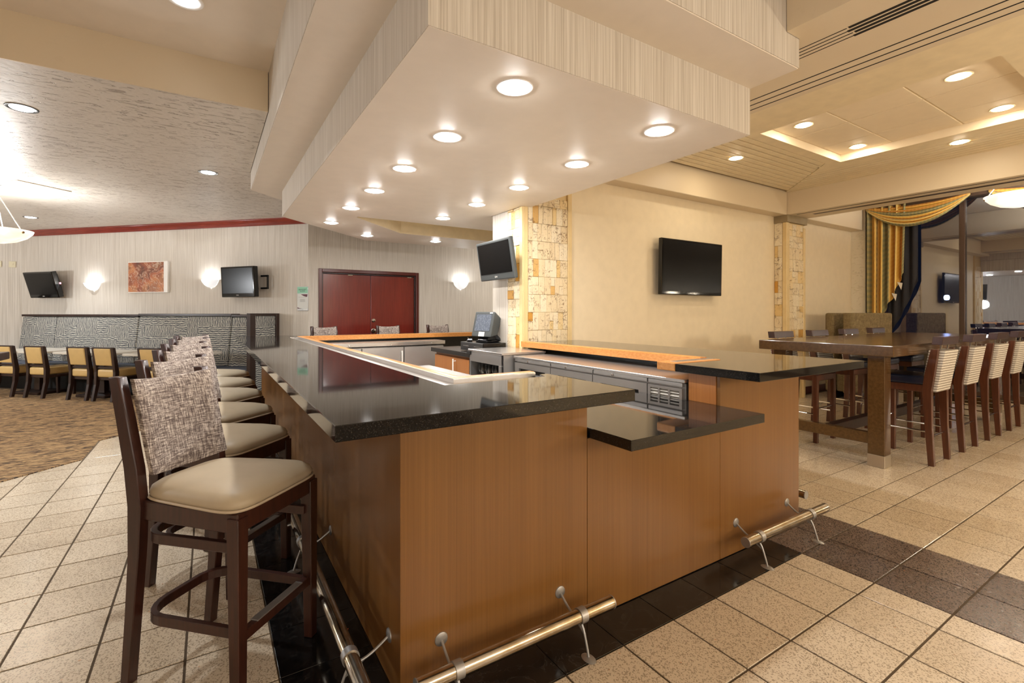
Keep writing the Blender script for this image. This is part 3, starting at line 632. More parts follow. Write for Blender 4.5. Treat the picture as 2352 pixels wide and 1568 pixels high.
for i, (x0, x1) in enumerate(((1.11, 1.615), (1.625, 2.165), (2.175, 2.735))):
    d = build(bx(x0, x1, F, F + .03, .12, .925), 'door', 'steel', t, bevel=.003, world=True)
    if i == 1: build(MB().tube([(x1 - .03, F - .03, .88), (x1 - .03, F - .03, .55)], .009, 10).tube([(x1 - .03, F, .86), (x1 - .03, F - .03, .86)], .006, 8), 'handle', 'white_paint', d, smooth=True, world=True)
    k = MB().lathe([(0, .012), (.009, .01), (.01, 0)], 12); k.xf(Matrix.Translation(((x0 + x1) / 2 + .1, F - .015, .96)) @ Matrix.Rotation(R(90), 4, 'X')); build(k, 'lock', 'chrome', t, smooth=True, world=True)
# ice bin behind the stool-side counter
t = thing('ice_bin', 'pale stainless ice bin lid just inside the stool-side counter', 'ice bin', (1.2, 2.75, 0))
build(bx(1.0, 1.42, 2.02, 3.44, .3, .945), 'tub', 'steel', t, bevel=.004, world=True)
build(bx(.99, 1.44, 2.0, 3.46, .95, .972), 'lid', 'steel_top', t, bevel=.005, world=True)
build(MB().box(1.02, 1.05, 2.05, 2.08, 0, .3).box(1.37, 1.40, 2.05, 2.08, 0, .3).box(1.02, 1.05, 3.38, 3.41, 0, .3).box(1.37, 1.40, 3.38, 3.41, 0, .3), 'leg_set', 'steel', t, world=True)
# glass rack
t = thing('glass_rack', 'stainless rack of stemmed glasses between the cooler and the wood cabinet', 'rack', (2.5, 4.05, 0))
build(bx(2.25, 2.75, 3.725, 4.40, .985, 1.005), 'top', 'steel_top', t, bevel=.003, world=True)
build(MB().box(2.26, 2.275, 3.735, 4.39, .885, .985).box(2.26, 2.74, 3.735, 3.75, .05, .985).box(2.26, 2.74, 4.375, 4.39, .05, .985).box(2.26, 2.275, 3.735, 3.80, .05, .885).box(2.26, 2.275, 4.36, 4.39, .05, .885), 'cabinet_shell', 'steel', t, bevel=.002, world=True)
build(MB().box(2.72, 2.74, 3.75, 4.375, .05, .985).box(2.276, 2.74, 3.75, 4.375, .66, .68).box(2.262, 2.74, 3.75, 4.375, .05, .08), 'shelf_lining', 'black_gap', t, world=True)
build(bx(2.245, 2.26, 4.34, 4.41, .95, .985), 'vent_tag', 'black_gap', t, bevel=.003, world=True)
gp = None
prof = [(0, 0), (.032, .001), (.033, .004), (.006, .010), (.0045, .07), (.008, .082), (.026, .10), (.034, .13), (.030, .185), (.0285, .185), (.032, .13), (.024, .103), (0, .088)]
for i in range(8):
    y = 3.835 + .068 * i; x = 2.33 + .05 * (i % 2)
    if gp is None:
        WN = ['leftmost', 'second from the left', 'third from the left', 'fourth from the left', 'fourth from the right', 'third from the right', 'second from the right', 'rightmost'][::-1]
        gp = thing('wine_glass', 'clear stemmed glass in the stainless rack, ' + WN[0], 'glass', (x, y, .68), 0, 'stemmed glasses in the rack')
        build(MB().lathe(prof, 14), 'bowl_and_stem', 'clear_glass', gp, smooth=True); gtree = [(c, []) for c in kids(gp)]
    else: dup(gp, (x, y, .68), 0, 'clear stemmed glass in the stainless rack, ' + WN[i], gtree)
# wood cabinet with till
t = thing('bar_cabinet', 'orange wood cabinet with black top under the till', 'cabinet', (2.6, 5.05, 0))
build(bx(2.43, 2.76, 4.42, 5.62, .08, .885), 'carcass', 'orange_wood', t, world=True)
build(bx(2.375, 2.765, 4.41, 5.67, .89, .94), 'worktop', 'black_counter', t, bevel=.003, world=True)
for y0, y1, hy in ((4.425, 4.977, 4.95), (4.983, 5.61, 5.01)):
    d = build(bx(2.405, 2.43, y0, y1, .10, .86), 'door', 'orange_wood', t, bevel=.002, world=True)
    if y0 > 4.9: build(MB().tube([(2.37, hy, .845), (2.37, hy, .52)], .008, 10).tube([(2.405, hy, .82), (2.37, hy, .82)], .006, 8).tube([(2.405, hy, .55), (2.37, hy, .55)], .006, 8), 'handle', 'white_paint', d, smooth=True, world=True)
t = thing('cash_drawer', 'dark metal cash drawer with two slots under the till', 'cash drawer', (2.6, 4.72, .942))
build(bx(2.47, 2.755, 4.47, 4.99, .95, 1.045), 'body', 'black_plastic', t, bevel=.004, world=True)
f_ = build(bx(2.455, 2.47, 4.475, 4.985, .952, 1.043), 'drawer_front', 'dark_grey_plastic', t, bevel=.003, world=True)
for y in (4.58, 4.84): build(bx(2.451, 2.456, y - .07, y + .07, 1.0, 1.006), 'slot_strip', 'chrome', f_, world=True)
build(bx(2.46, 2.47, 4.50, 4.52, .942, .95), 'rubber_foot', 'black_plastic', t, world=True)
t = thing('till', 'dark grey touchscreen till on the cash drawer, facing the stools', 'till', (2.62, 4.70, 1.046), R(-166))
# local x = screen facing
bw, bh = .16, .29
base = MB().prism([(-.13, -.10), (.06, -.10), (.06, .10), (-.13, .10)], 0, .02); base.taper((-.03, 0), (.08, .08), .02, (-.05, 0), (.04, .05), .12)
build(base, 'stand', 'black_plastic', t, bevel=.008)
tilt = Matrix.Translation((0, 0, .045)) @ Matrix.Rotation(R(-14), 4, 'Y')
hd = MB().add([(.07, -bw, 0), (.07, bw, 0), (.07, bw, bh), (.07, -bw, bh), (-.06, -bw * .8, .05), (-.06, bw * .8, .05), (-.09, bw * .7, bh * .86), (-.09, -bw * .7, bh * .86)],
              [(0, 1, 2, 3), (7, 6, 5, 4), (0, 4, 5, 1), (1, 5, 6, 2), (2, 6, 7, 3), (3, 7, 4, 0)]).xf(tilt)
h_ = build(hd, 'housing', 'grey_plastic', t, bevel=.014, seg=2)
build(bx(.068, .073, -bw + .04, bw - .04, .065, bh - .035).xf(tilt), 'screen', 'pos_screen', h_)
build(bx(.0695, .0735, -.04, .05, .005, .055).xf(tilt), 'paper_note', 'white_paint', h_)
build(bx(.0695, .0725, bw - .075, bw - .03, bh - .024, bh - .012).xf(tilt), 'badge', 'white_paint', h_)
build(bx(-.145, -.12, -.12, .12, .03, .26).xf(Matrix.Translation((0, 0, .045)) @ Matrix.Rotation(R(-26), 4, 'Y')), 'customer_display', 'dark_grey_plastic', t, bevel=.008)
t = thing('card_reader', 'small handheld card reader with pale blue face lying on the cash drawer', 'card reader', (2.53, 4.90, 1.046), R(60))
build(bx(-.07, .07, -.03, .03, .0, .022), 'body', 'black_plastic', t, bevel=.006); build(bx(-.055, .045, -.024, .024, .022, .027), 'face', 'blue_display', t, bevel=.002)
build(MB().tube([(.07, 0, .012), (.10, .02, .03), (.14, .03, .035), (.17, .02, .01), (.19, .0, .006)], .004, 6), 'cable', 'brass_wire', t, smooth=True)
for i, (x, y) in enumerate(((2.41, 4.63), (2.405, 4.58), (2.41, 4.525))):
    t = thing('cork', ('pale cork standing on the cabinet top before the cash drawer, ' + ('leftmost', 'middle one', 'rightmost')[i]), 'cork', (x, y, .941), 0, 'corks before the cash drawer')
    build(MB().lathe([(0, 0), (.014, 0), (.015, .01), (.012, .022), (.018, .028), (.017, .04), (0, .042)], 12), 'stopper', 'cork', t, smooth=True)
# ------------------------------------------------------------------ bar stools
def rect(a_, b_): return [(-a_, -b_), (a_, -b_), (a_, b_), (-a_, b_)]
def make_stool(label):
    t = thing('bar_stool', label, 'bar stool', (0, 0, 0), 0, 'tweed-backed bar stools')
    for s in (-1, 1):
        build(MB().taper((.222, s * .198), (.019, .019), 0, (.216, s * .196), (.025, .025), .665), 'front_leg', 'dark_wood', t, bevel=.003)
    for s in (-1, 1):
        pts = [(-.272, s * .182, 0), (-.25, s * .182, .25), (-.232, s * .182, .48), (-.228, s * .182, .66), (-.245, s * .182, .80), (-.285, s * .182, .98), (-.325, s * .182, 1.135)]
        hw = [.019, .021, .025, .03, .03, .027, .022]
        mb = MB(); vs = []
        for p, h in zip(pts, hw):
            for a_, b_ in ((-1, -1), (1, -1), (1, 1), (-1, 1)): vs.append((p[0] + a_ * h, p[1] + b_ * .019, p[2]))
        n = len(pts); fs = [(i * 4 + q, i * 4 + (q + 1) % 4, (i + 1) * 4 + (q + 1) % 4, (i + 1) * 4 + q) for i in range(n - 1) for q in range(4)] + [(3, 2, 1, 0), tuple(range(4 * n - 4, 4 * n))]
        build(mb.add(vs, fs), 'rear_leg', 'dark_wood', t, bevel=.003, smooth=True)
    build(MB().prism([(-.225, -.185), (.235, -.215), (.235, .215), (-.225, .185)], .612, .682), 'seat_frame', 'dark_wood', t, bevel=.004)
    for z in (.245, .545):
        r = []
        for k in range(13):
            q = R(90 - 15 * k) ; r.append((-.135 - .10 * math.cos(q), .06 * (1 if q > 0 else -1) * 1 + .14 * math.sin(q) * .8, z))
        path = [(.215, .172, z), (-.10, .172, z)] + r + [(-.10, -.172, z), (.215, -.172, z)]
        build(MB().sweep(path, rect(.011, .018)), 'bent_stretcher', 'dark_wood', t, bevel=.002)
    f_ = build(bx(.205, .235, -.18, .18, .225, .262), 'foot_rest', 'dark_wood', t, bevel=.003)
    build(bx(.206, .238, -.125, .125, .262, .267), 'metal_strip', 'steel', f_, bevel=.001)
    def out(a_):                                   # seat outline, wider at the front
        c, s = math.cos(a_), math.sin(a_); e = .34
        x = math.copysign(abs(c) ** e, c) * .235; y = math.copysign(abs(s) ** e, s) * (.2 + .03 * (x / .235))
        return x + .008, y
    cu = MB(); n = 40; rings = [(.97, 0), (1.02, .012), (1.03, .026), (1.0, .044), (.90, .060), (.7, .074), (.42, .083), (.15, .087)]
    vs = [(out(2 * math.pi * i / n)[0] * r, out(2 * math.pi * i / n)[1] * r, .683 + z) for r, z in rings for i in range(n)] + [(0, 0, .77)]
    fs = [(k * n + i, k * n + (i + 1) % n, (k + 1) * n + (i + 1) % n, (k + 1) * n + i) for k in range(len(rings) - 1) for i in range(n)] + [((len(rings) - 1) * n + i, (len(rings) - 1) * n + (i + 1) % n, len(rings) * n) for i in range(n)] + [tuple(range(n))[::-1]]
    c_ = build(cu.add(vs, fs), 'seat_cushion', 'vinyl_beige', t, smooth=True)
    build(MB().tube([(out(2 * math.pi * i / n)[0] * 1.035, out(2 * math.pi * i / n)[1] * 1.035, .69) for i in range(n)], .005, 6, closed=True), 'piping', 'piping_beige', c_, smooth=True)
    def bk(side):
        def fn(u, v):
            y = (u - .5) * .34; z = .762 + .352 * v + .012 * (abs(u - .5) * 2) ** 2
            e = min(1, min(u, 1 - u) * 14, min(v, 1 - v) * 12); pad = .010 + .013 * math.sqrt(max(0, e * (2 - e)))
            x = -.222 - .09 * v - .02 * math.sin(math.pi * v) * 0 - .028 * (1 - (2 * u - 1) ** 2)
            return (x + side * pad + .04, y, z)
        return fn
    b = MB(); b.grid(bk(1), 16, 12); b.grid(bk(-1), 16, 12)
    n0 = 17 * 13; ring = [i for i in range(17)] + [j * 17 + 16 for j in range(1, 13)] + [12 * 17 + i for i in range(15, -1, -1)] + [j * 17 for j in range(11, 0, -1)]
    b.f += [(ring[i], ring[(i + 1) % len(ring)], ring[(i + 1) % len(ring)] + n0, ring[i] + n0) for i in range(len(ring))]
    bm = build(b, 'backrest', 'tweed', t, smooth=True)
    bmm = bmesh.new(); bmm.from_mesh(bm.data); bmesh.ops.recalc_face_normals(bmm, faces=bmm.faces); bmm.to_mesh(bm.data); bmm.free()
    return t
SL = ['nearest of the row', 'second in the row', 'third in the row', 'fourth in the row', 'fifth in the row', 'farthest of the row']
st0 = None
for i in range(6):
    l = 'bar stool with tweed back and beige seat at the left counter, ' + SL[i]; loc = (.069, 2.204 + .76 * i, 0); rz = R(-45 + (0, 1.5, -2, 2, -1, 1)[i])
    if st0 is None: st0 = make_stool(l); st0.location = loc; st0.rotation_euler = (0, 0, rz); stree = [(c, kids(c)) for c in kids(st0)]
    else: dup(st0, loc, rz, l, stree)
for x, r, l in ((1.56, -84, 'left, before the dark red door'), (2.56, -88, 'middle one, before the dark red door'), (3.44, -92, 'right, before the wallpaper under the sconce')):
    dup(st0, (x, 7.62, 0), R(r), 'tweed-backed bar stool behind the far counter, ' + l, stree).scale = (1, 1, 1.025)
# ------------------------------------------------------------------ high table and chairs
t = thing('high_table', 'long dark bronze-brown high table with steel-footed square legs', 'table', (6.7, 2.28, 0))
build(bx(4.92, 8.62, 1.70, 2.88, .995, 1.09), 'tabletop', 'table_wood', t, bevel=.006, seg=2, world=True)
for x in (5.02, 8.38):
    for y in (1.80, 2.65):
        l_ = build(bx(x, x + .13, y, y + .13, .108, .995), 'leg', 'table_wood', t, bevel=.003, world=True)
        build(bx(x - .002, x + .132, y - .002, y + .132, 0, .108), 'leg_foot', 'steel_foot', l_, bevel=.003, world=True)
    build(bx(x + .03, x + .10, 1.93, 2.65, .19, .29), 'end_stretcher', 'table_wood', t, bevel=.003, world=True)
build(bx(5.12, 8.41, 2.25, 2.33, .19, .29), 'long_stretcher', 'espresso', t, bevel=.003, world=True)
def make_high_chair(label):                      # local +x is the way a sitter faces
    t = thing('high_chair', label, 'chair', (0, 0, 0), 0, 'high chairs at the long table')
    for s in (-1, 1):
        build(MB().taper((.40, s * .185), (.02, .02), 0, (.40, s * .185), (.022, .022), .715), 'front_leg', 'chair_wood', t, bevel=.003)
        mb = MB(); vs = []
        for x, z, h in ((-.02, 0, .022), (.0, .35, .026), (.01, .68, .034), (-.005, .80, .036), (-.045, 1.05, .026)):
            vs += [(x + a_ * h, s * .195 + b_ * .022, z) for a_, b_ in ((-1, -1), (1, -1), (1, 1), (-1, 1))]
        build(mb.add(vs, [(i * 4 + q, i * 4 + (q + 1) % 4, i * 4 + 4 + (q + 1) % 4, i * 4 + 4 + q) for i in range(4) for q in range(4)] + [(3, 2, 1, 0), (16, 17, 18, 19)]), 'rear_leg', 'chair_wood', t, bevel=.003)
    build(bx(.01, .42, -.205, .205, .655, .72), 'seat_frame', 'chair_wood', t, bevel=.004)
    build(bx(.015, .43, -.212, .212, .72, .80), 'seat_cushion', 'vinyl_navy', t, bevel=.022, seg=3, smooth=True)
    def pad(x0, x1):
        return MB().add([(.012 + x0, -.172, .66), (.012 + x1, -.172, .66), (.012 + x1, .172, .66), (.012 + x0, .172, .66), (x0 - .05, -.172, 1.04), (x1 - .05, -.172, 1.04), (x1 - .05, .172, 1.04), (x0 - .05, .172, 1.04)],
                        [(3, 2, 1, 0), (4, 5, 6, 7), (0, 1, 5, 4), (1, 2, 6, 5), (2, 3, 7, 6), (3, 0, 4, 7)])
    build(pad(-.06, .06), 'backrest', 'stripe_fabric', t, bevel=.012, seg=2, smooth=True)
    for s in (-1, 1): build(MB().tube([(-.05, s * .085, 1.03), (-.057, s * .085, 1.10)], .008, 8), 'pin', 'chrome', t, smooth=True)
    build(MB().add([(-.095, -.205, 1.088), (-.02, -.205, 1.088), (-.02, .205, 1.088), (-.095, .205, 1.088), (-.105, -.205, 1.16), (-.03, -.205, 1.16), (-.03, .205, 1.16), (-.105, .205, 1.16)],
                   [(3, 2, 1, 0), (4, 5, 6, 7), (0, 1, 5, 4), (1, 2, 6, 5), (2, 3, 7, 6), (3, 0, 4, 7)]), 'head_rail', 'dark_wood', t, bevel=.003)
    for s in (-1, 1): build(MB().tube([(.40, s * .185, .30), (.0, s * .19, .30)], .0085, 8), 'stretcher', 'chrome', t, smooth=True)
    build(MB().tube([(.0, -.19, .255), (.0, .19, .255)], .0085, 8), 'stretcher', 'chrome', t, smooth=True)
    build(MB().tube([(.40, -.185, .36), (.40, .185, .36)], .0085, 8), 'stretcher', 'chrome', t, smooth=True)
    return t
hc = None
for i, q in enumerate(('nearest the bar', 'second from the bar', 'third from the bar', 'farthest right in the photo')):
    l = 'striped-back high chair on the near table side, ' + q; loc = (5.675 + .805 * i, 1.63, 0)
    if hc is None: hc = make_high_chair(l); hc.location = loc; hc.rotation_euler = (0, 0, R(90)); htree = [(c, kids(c)) for c in kids(hc)]
    else: dup(hc, loc, R(90), l, htree)
for i, q in enumerate(('nearest the bar', 'second from the bar', 'third from the bar', 'fourth from the bar')):
    dup(hc, (5.60 + .835 * i, 2.95, 0), R(-90), 'high chair on the wall side of the long table, ' + q, htree)
# booth by the window
t = thing('booth', 'khaki upholstered high-backed booth in the corner by the window', 'sofa', (9.1, 3.6, 0))
build(bx(8.33, 9.80, 3.40, 3.54, .12, 1.372), 'back_panel', 'khaki_fabric', t, bevel=.035, seg=3, smooth=True, world=True)
build(bx(8.42, 9.02, 3.70, 3.83, .12, 1.372), 'wing_panel', 'khaki_fabric', t, bevel=.035, seg=3, smooth=True, world=True)
build(bx(8.5, 9.75, 3.54, 3.695, .12, .48), 'seat', 'khaki_fabric', t, bevel=.03, seg=2, smooth=True, world=True)
build(MB().box(8.36, 9.77, 3.42, 3.52, 0, .12).box(8.45, 9.0, 3.72, 3.81, 0, .12), 'plinth', 'espresso', t, world=True)
# curtains
def cloth(fn, nu, nv, name, mat, parent, us=1, vs=1, thick=.006):
    mb = MB().grid(fn, nu, nv); o = build(mb, name, mat, parent, smooth=True)
    uvl = o.data.uv_layers.new(name='UVMap'); idx = [l.vertex_index for l in o.data.loops]
    for k, vi in enumerate(idx): uvl.data[k].uv = ((vi % (nu + 1)) / nu * us, (vi // (nu + 1)) / nv * vs)
    s = o.modifiers.new('thickness', 'SOLIDIFY'); s.thickness = thick
    return o
def curtain_set(loc, label, ymax, tail):
    t = thing('curtain', label, 'curtain', (10.2, loc, 0))
    if tail:
        def tl(u, v):      # u across (wall to room), v from hem to top
            y = 3.93 - u * .60 * (1 - .05 * (1 - v)); hem = 1.05 + (u ** 1.6) * 1.02 + .09 * abs(((u * 3.5) % 1) - .5)
            z = hem + (3.26 - hem) * v
            return (10.19 - .045 * math.sin(u * 34) - .03 * u, y - loc, z)
        for_ = lambda u, v: ((tl(u, v)[0] - 10.2), tl(u, v)[1], tl(u, v)[2])
        cloth(for_, 60, 14, 'tail', 'curtain_stripe', t, 2.0, 1.5)
        def ln(u, v):
            y = 3.62 - u * .42; hem = 1.0 + (u ** 1.3) * .92; z = hem + (3.2 - hem) * v
            return (.045 + .02 * math.sin(u * 20), y - loc, z)
        cloth(ln, 24, 8, 'tail_lining', 'lining', t)
        for y0, z0 in ((3.42, 1.86), (3.50, 1.67)):
            build(MB().add([(-.07, y0 - loc + .03, z0 + .05), (-.075, y0 - loc - .05, z0 + .03), (-.07, y0 - loc - .03, z0 - .09)], [(0, 1, 2)]), 'hem_fold', 'lining_white', t)
    span = 1.42
    def sw(u, v):          # v: 0 lowest edge, 1 top of the swag
        y = ymax - u * span; sag = 4 * u * (1 - u)
        zt = 3.27 - .06 * sag; zb = 3.24 - .40 * sag
        z = zb + (zt - zb) * v
        fold = .022 * math.sin(v * 38) * (.25 + sag)
        return (-.04 - .10 * sag * (1 - v) + fold, y - loc, z + .01 * math.sin(v * 38 + 1.2))
    cloth(sw, 40, 60, 'swag', 'curtain_stripe', t, 1.0, 2.0)
    # stripes of the swag follow the folds
    uvl = [c for c in kids(t) if c.name.startswith('swag')][0].data.uv_layers[0].data
    for d in uvl: d.uv = (d.uv[1] * .9, d.uv[0] * 2)
curtain_set(3.3, 'gold and sage striped swag and tail curtain at the far corner of the window', 3.93, True)
curtain_set(1.5, 'gold striped swag over the window behind the hanging lamp at the right edge', 2.30, False)
struct('trim_2', bx(10.20, 10.30, -4, 3.96, 3.22, 3.30), 'bronze_frame', bevel=.004)
# ------------------------------------------------------------------ lounge
LR = R(135)                                    # local +x runs up along the angled wall, local -y ... faces the room at +y
bq = thing('banquette', 'long banquette in grey woven-stroke fabric with dark wood cap along the angled wall', 'banquette', (*wall45(0), 0), LR)
# local x = s, local y: positive away from room is -y, so room side = +y for rz 135
def seg45(s0, s1, z0, z1, d0, d1): return MB().box(s0, s1, d0, d1, z0, z1)
edges = [.62, 1.34, 3.32, 5.25, 6.12]
for i in range(4):
    s0, s1 = edges[i] + .006, edges[i + 1] - .006
    zc = 1.345 + (.012 if i == 1 else 0)
    b = MB().add([(s0, .30, .46), (s1, .30, .46), (s1, .10, .40), (s0, .10, .40), (s0, .20, zc - .045), (s1, .20, zc - .045), (s1, .10, zc - .045), (s0, .10, zc - .045)],
                 [(3, 2, 1, 0), (4, 5, 6, 7), (0, 1, 5, 4), (1, 2, 6, 5), (2, 3, 7, 6), (3, 0, 4, 7)])
    build(b, 'back_cushion', 'basket_fabric', bq, bevel=.03, seg=3, smooth=True)
    build(bx(s0 - .006, s1 + .006, .015, .215, zc - .04, zc), 'cap_rail', 'espresso', bq, bevel=.004)
    build(bx(s0, s1, .20, .68, .32, .47), 'seat_cushion', 'seat_blue', bq, bevel=.03, seg=3, smooth=True)
build(bx(.62, 6.12, .012, .10, 0, 1.30), 'back_board', 'espresso', bq); build(bx(.62, 6.12, .1, .62, 0, .32), 'plinth', 'black_gap', bq)
ep = build(MB().box(.55, .62, .012, .09, 0, 1.365).box(.55, .62, .56, .68, 0, 1.365).box(.55, .62, .09, .56, 1.325, 1.365).box(.55, .62, .09, .56, 0, .10), 'end_frame', 'espresso', bq, bevel=.004)
build(bx(.565, .61, .09, .56, .10, 1.325), 'end_upholstery', 'basket_fabric', bq, bevel=.01)
bq2 = thing('banquette', 'short stretch of banquette against the left end wall at the picture edge', 'banquette', (-3.12, 13.25, 0), math.pi)
for i, (s0, s1) in enumerate(((.55, 2.2), (2.212, 4.1))):
    build(MB().add([(s0, .30, .46), (s1, .30, .46), (s1, .1, .4), (s0, .1, .4), (s0, .2, 1.29), (s1, .2, 1.29), (s1, .1, 1.29), (s0, .1, 1.29)], [(3, 2, 1, 0), (4, 5, 6, 7), (0, 1, 5, 4), (1, 2, 6, 5), (2, 3, 7, 6), (3, 0, 4, 7)]), 'back_cushion', 'basket_fabric', bq2, bevel=.03, seg=3, smooth=True)
    build(bx(s0 - .006, s1 + .006, .015, .215, 1.295, 1.335), 'cap_rail', 'espresso', bq2, bevel=.004)
    build(bx(s0, s1, .2, .68, .32, .47), 'seat_cushion', 'seat_blue', bq2, bevel=.03, seg=3, smooth=True)
build(bx(.55, 4.1, .012, .1, 0, 1.29), 'back_board', 'espresso', bq2); build(bx(.55, 4.1, .1, .62, 0, .32), 'plinth', 'black_gap', bq2)
tp = None
def table45(s, label):
    global tp, ttree
    p = wall45(s, .93)
    if tp is None:
        tp = thing('dining_table', label, 'table', (*p, 0), LR, 'lounge tables')
        top = []
        for cx, cy, a0 in ((.52, .27, 0), (-.52, .27, 90), (-.52, -.27, 180), (.52, -.27, 270)):
            top += [(cx + .10 * math.cos(R(a0 + k * 15)), cy + .10 * math.sin(R(a0 + k * 15))) for k in range(7)]
        build(MB().prism(top, .712, .745), 'tabletop', 'table_laminate', tp, bevel=.004)
        build(bx(-.06, .06, -.04, .04, .06, .712), 'pedestal', 'espresso', tp, bevel=.004); build(bx(-.30, .30, -.22, .22, .008, .05), 'base', 'espresso', tp, bevel=.01)
        ttree = [(c, []) for c in kids(tp)]
    else: dup(tp, (*p, 0), LR, label, ttree)
table45(1.75, 'pale laminate table at the banquette, hidden behind the bar stool backs'); table45(3.15, 'pale laminate table at the banquette, behind the pair of tan chairs'); table45(4.55, 'pale laminate table at the banquette, at the left behind a sideways tan chair')
def make_dining_chair(label):
    t = thing('dining_chair', label, 'chair', (0, 0, 0), 0, 'tan chairs at the lounge tables')
    for s in (-1, 1):
        build(MB().taper((.40, s * .175), (.018, .018), 0, (.40, s * .18), (.024, .024), .36), 'front_leg', 'espresso', t, bevel=.003)
        vs = []
        for x, z, h in ((-.06, 0, .022), (-.01, .25, .028), (.0, .45, .032), (-.05, .83, .022)): vs += [(x + a_ * h, s * .185 + b_ * .024, z) for a_, b_ in ((-1, -1), (1, -1), (1, 1), (-1, 1))]
        build(MB().add(vs, [(i * 4 + q, i * 4 + (q + 1) % 4, i * 4 + 4 + (q + 1) % 4, i * 4 + 4 + q) for i in range(3) for q in range(4)] + [(3, 2, 1, 0), (12, 13, 14, 15)]), 'rear_leg', 'espresso', t, bevel=.003)
    build(bx(.0, .42, -.19, .19, .32, .365), 'seat_frame', 'espresso', t, bevel=.004)
    build(bx(-.02, .44, -.165, .165, .365, .49), 'seat_cushion', 'vinyl_tan', t, bevel=.03, seg=3, smooth=True)
    build(MB().add([(-.045, -.16, .55), (.03, -.16, .55), (.03, .16, .55), (-.045, .16, .55), (-.085, -.16, .815), (-.01, -.16, .815), (-.01, .16, .815), (-.085, .16, .815)], [(3, 2, 1, 0), (4, 5, 6, 7), (0, 1, 5, 4), (1, 2, 6, 5), (2, 3, 7, 6), (3, 0, 4, 7)]), 'backrest', 'vinyl_tan', t, bevel=.018, seg=3, smooth=True)
    build(bx(-.075, -.03, -.185, .185, .815, .835), 'top_rail', 'espresso', t, bevel=.004); build(bx(-.02, .02, -.17, .17, .50, .535), 'cross_rail', 'espresso', t, bevel=.003)
    return t
dc = None
for (x, y), rz, l in (((-2.80, 11.10), 45, 'tan dining chair at the left edge, back to the viewer'), ((-2.33, 10.62), 45, 'tan dining chair, left of the three standing clear before the tables'), ((-1.70, 9.99), 45, 'tan dining chair, middle of the three standing clear before the tables'),
                      ((-1.34, 9.63), 45, 'tan dining chair, right of the three standing clear before the tables'), ((-.72, 9.02), 45, 'tan dining chair mostly hidden behind the bar stool backs'), ((-3.35, 11.75), 118, 'tan dining chair turned sideways at the end of the left table')):
    if dc is None: dc = make_dining_chair(l); dc.location = (x, y, .007); dc.rotation_euler = (0, 0, R(rz)); dtree = [(c, []) for c in kids(dc)]
    else: dup(dc, (x, y, .007), R(rz), l, dtree)
t = thing('side_table', 'dark wood high side table, only a corner showing at the left edge', 'table', (-1.55, 4.25, 0))
build(bx(-.45, .40, -.35, .35, 1.06, 1.11), 'tabletop', 'espresso', t, bevel=.004)
build(MB().box(-.06, .0, -.03, .03, .03, 1.06).box(-.35, .25, -.25, .25, .007, .03), 'pedestal', 'espresso', t, bevel=.003)
# wall lamps
def sconce(p, rz, label, proto=[]):
    if proto: dup(proto[0], p, rz, label, proto[1])
    else:
        t = thing('wall_sconce', label, 'wall lamp', p, rz, 'half-bowl wall sconces')
        pr = [(.012, -.14), (.06, -.128), (.105, -.095), (.14, -.045), (.158, 0), (.150, 0), (.133, -.042), (.10, -.088), (.058, -.12), (.012, -.131)]
        build(MB().lathe(pr, 20, a0=0, a1=math.pi), 'bowl', 'sconce_glass', t, smooth=True)
        build(bx(-.05, .05, -.004, .012, -.10, -.02), 'back_plate', 'white_paint', t, bevel=.002)
        proto += [t, [(c, []) for c in kids(t)]]
    l = bpy.data.lights.new('sconce_bulb', 'POINT'); l.energy = 2.6; l.color = (.90, .95, 1); l.shadow_soft_size = .025
    q = Vector(p) + Matrix.Rotation(rz, 3, 'Z') @ Vector((0, .075, -.025)); o = bpy.data.objects.new('sconce_bulb', l); o.location = q; COL.objects.link(o)
sconce((*wall45(4.62, .005), 1.935), LR, 'glowing half-bowl wall sconce between the left television and the painting')
sconce((*wall45(1.955, .005), 1.96), LR, 'glowing half-bowl wall sconce between the painting and the second television')
sconce((4.285, 8.695, 1.985), math.pi, 'glowing half-bowl wall sconce on the wallpaper right of the red door')
def pendant(p, label, rot, energy, proto=[]):
    if proto: dup(proto[0], p, rot, label, proto[1])
    else:
        t = thing('pendant_lamp', label, 'pendant lamp', p, rot, 'alabaster bowl pendants')
        pr = [(0, -.17), (.10, -.165), (.2, -.14), (.29, -.09), (.345, -.03), (.355, 0), (.345, .002), (.333, -.03), (.28, -.085), (.19, -.13), (.1, -.155), (0, -.16)]
        build(MB().lathe(pr, 36), 'bowl', 'alabaster', t, smooth=True)
        H = ZL - 2.42
        for k in range(3):
            a_ = R(90 + 120 * k); build(MB().tube([(.33 * math.cos(a_), .33 * math.sin(a_), -.02), (.03 * math.cos(a_), .03 * math.sin(a_), H - .12)], .006, 8), 'rod', 'steel', t, smooth=True)
            k_ = MB().lathe([(0, .012), (.013, .01), (.015, 0)], 12); k_.xf(Matrix.Translation((.34 * math.cos(a_), .34 * math.sin(a_), -.035)) @ Matrix.Rotation(a_, 4, 'Z') @ Matrix.Rotation(R(90), 4, 'Y')); build(k_, 'bolt', 'brass_wire', t, smooth=True)
        build(MB().lathe([(0, H - .16), (.03, H - .15), (.012, H - .10), (.012, H - .03), (.075, H - .02), (.08, H)], 18), 'canopy', 'steel', t, smooth=True)
        proto += [t, [(c, []) for c in kids(t)]]
    l = bpy.data.lights.new('pendant_bulb', 'POINT'); l.energy = energy; l.color = (.98, .97, .95); l.shadow_soft_size = .05
    o = bpy.data.objects.new('pendant_bulb', l); o.location = Vector(p) + Vector((0, 0, .02)); COL.objects.link(o)
pendant((-2.27, 8.54, 2.42), 'alabaster bowl pendant over the lounge at the left edge', 0, 60)
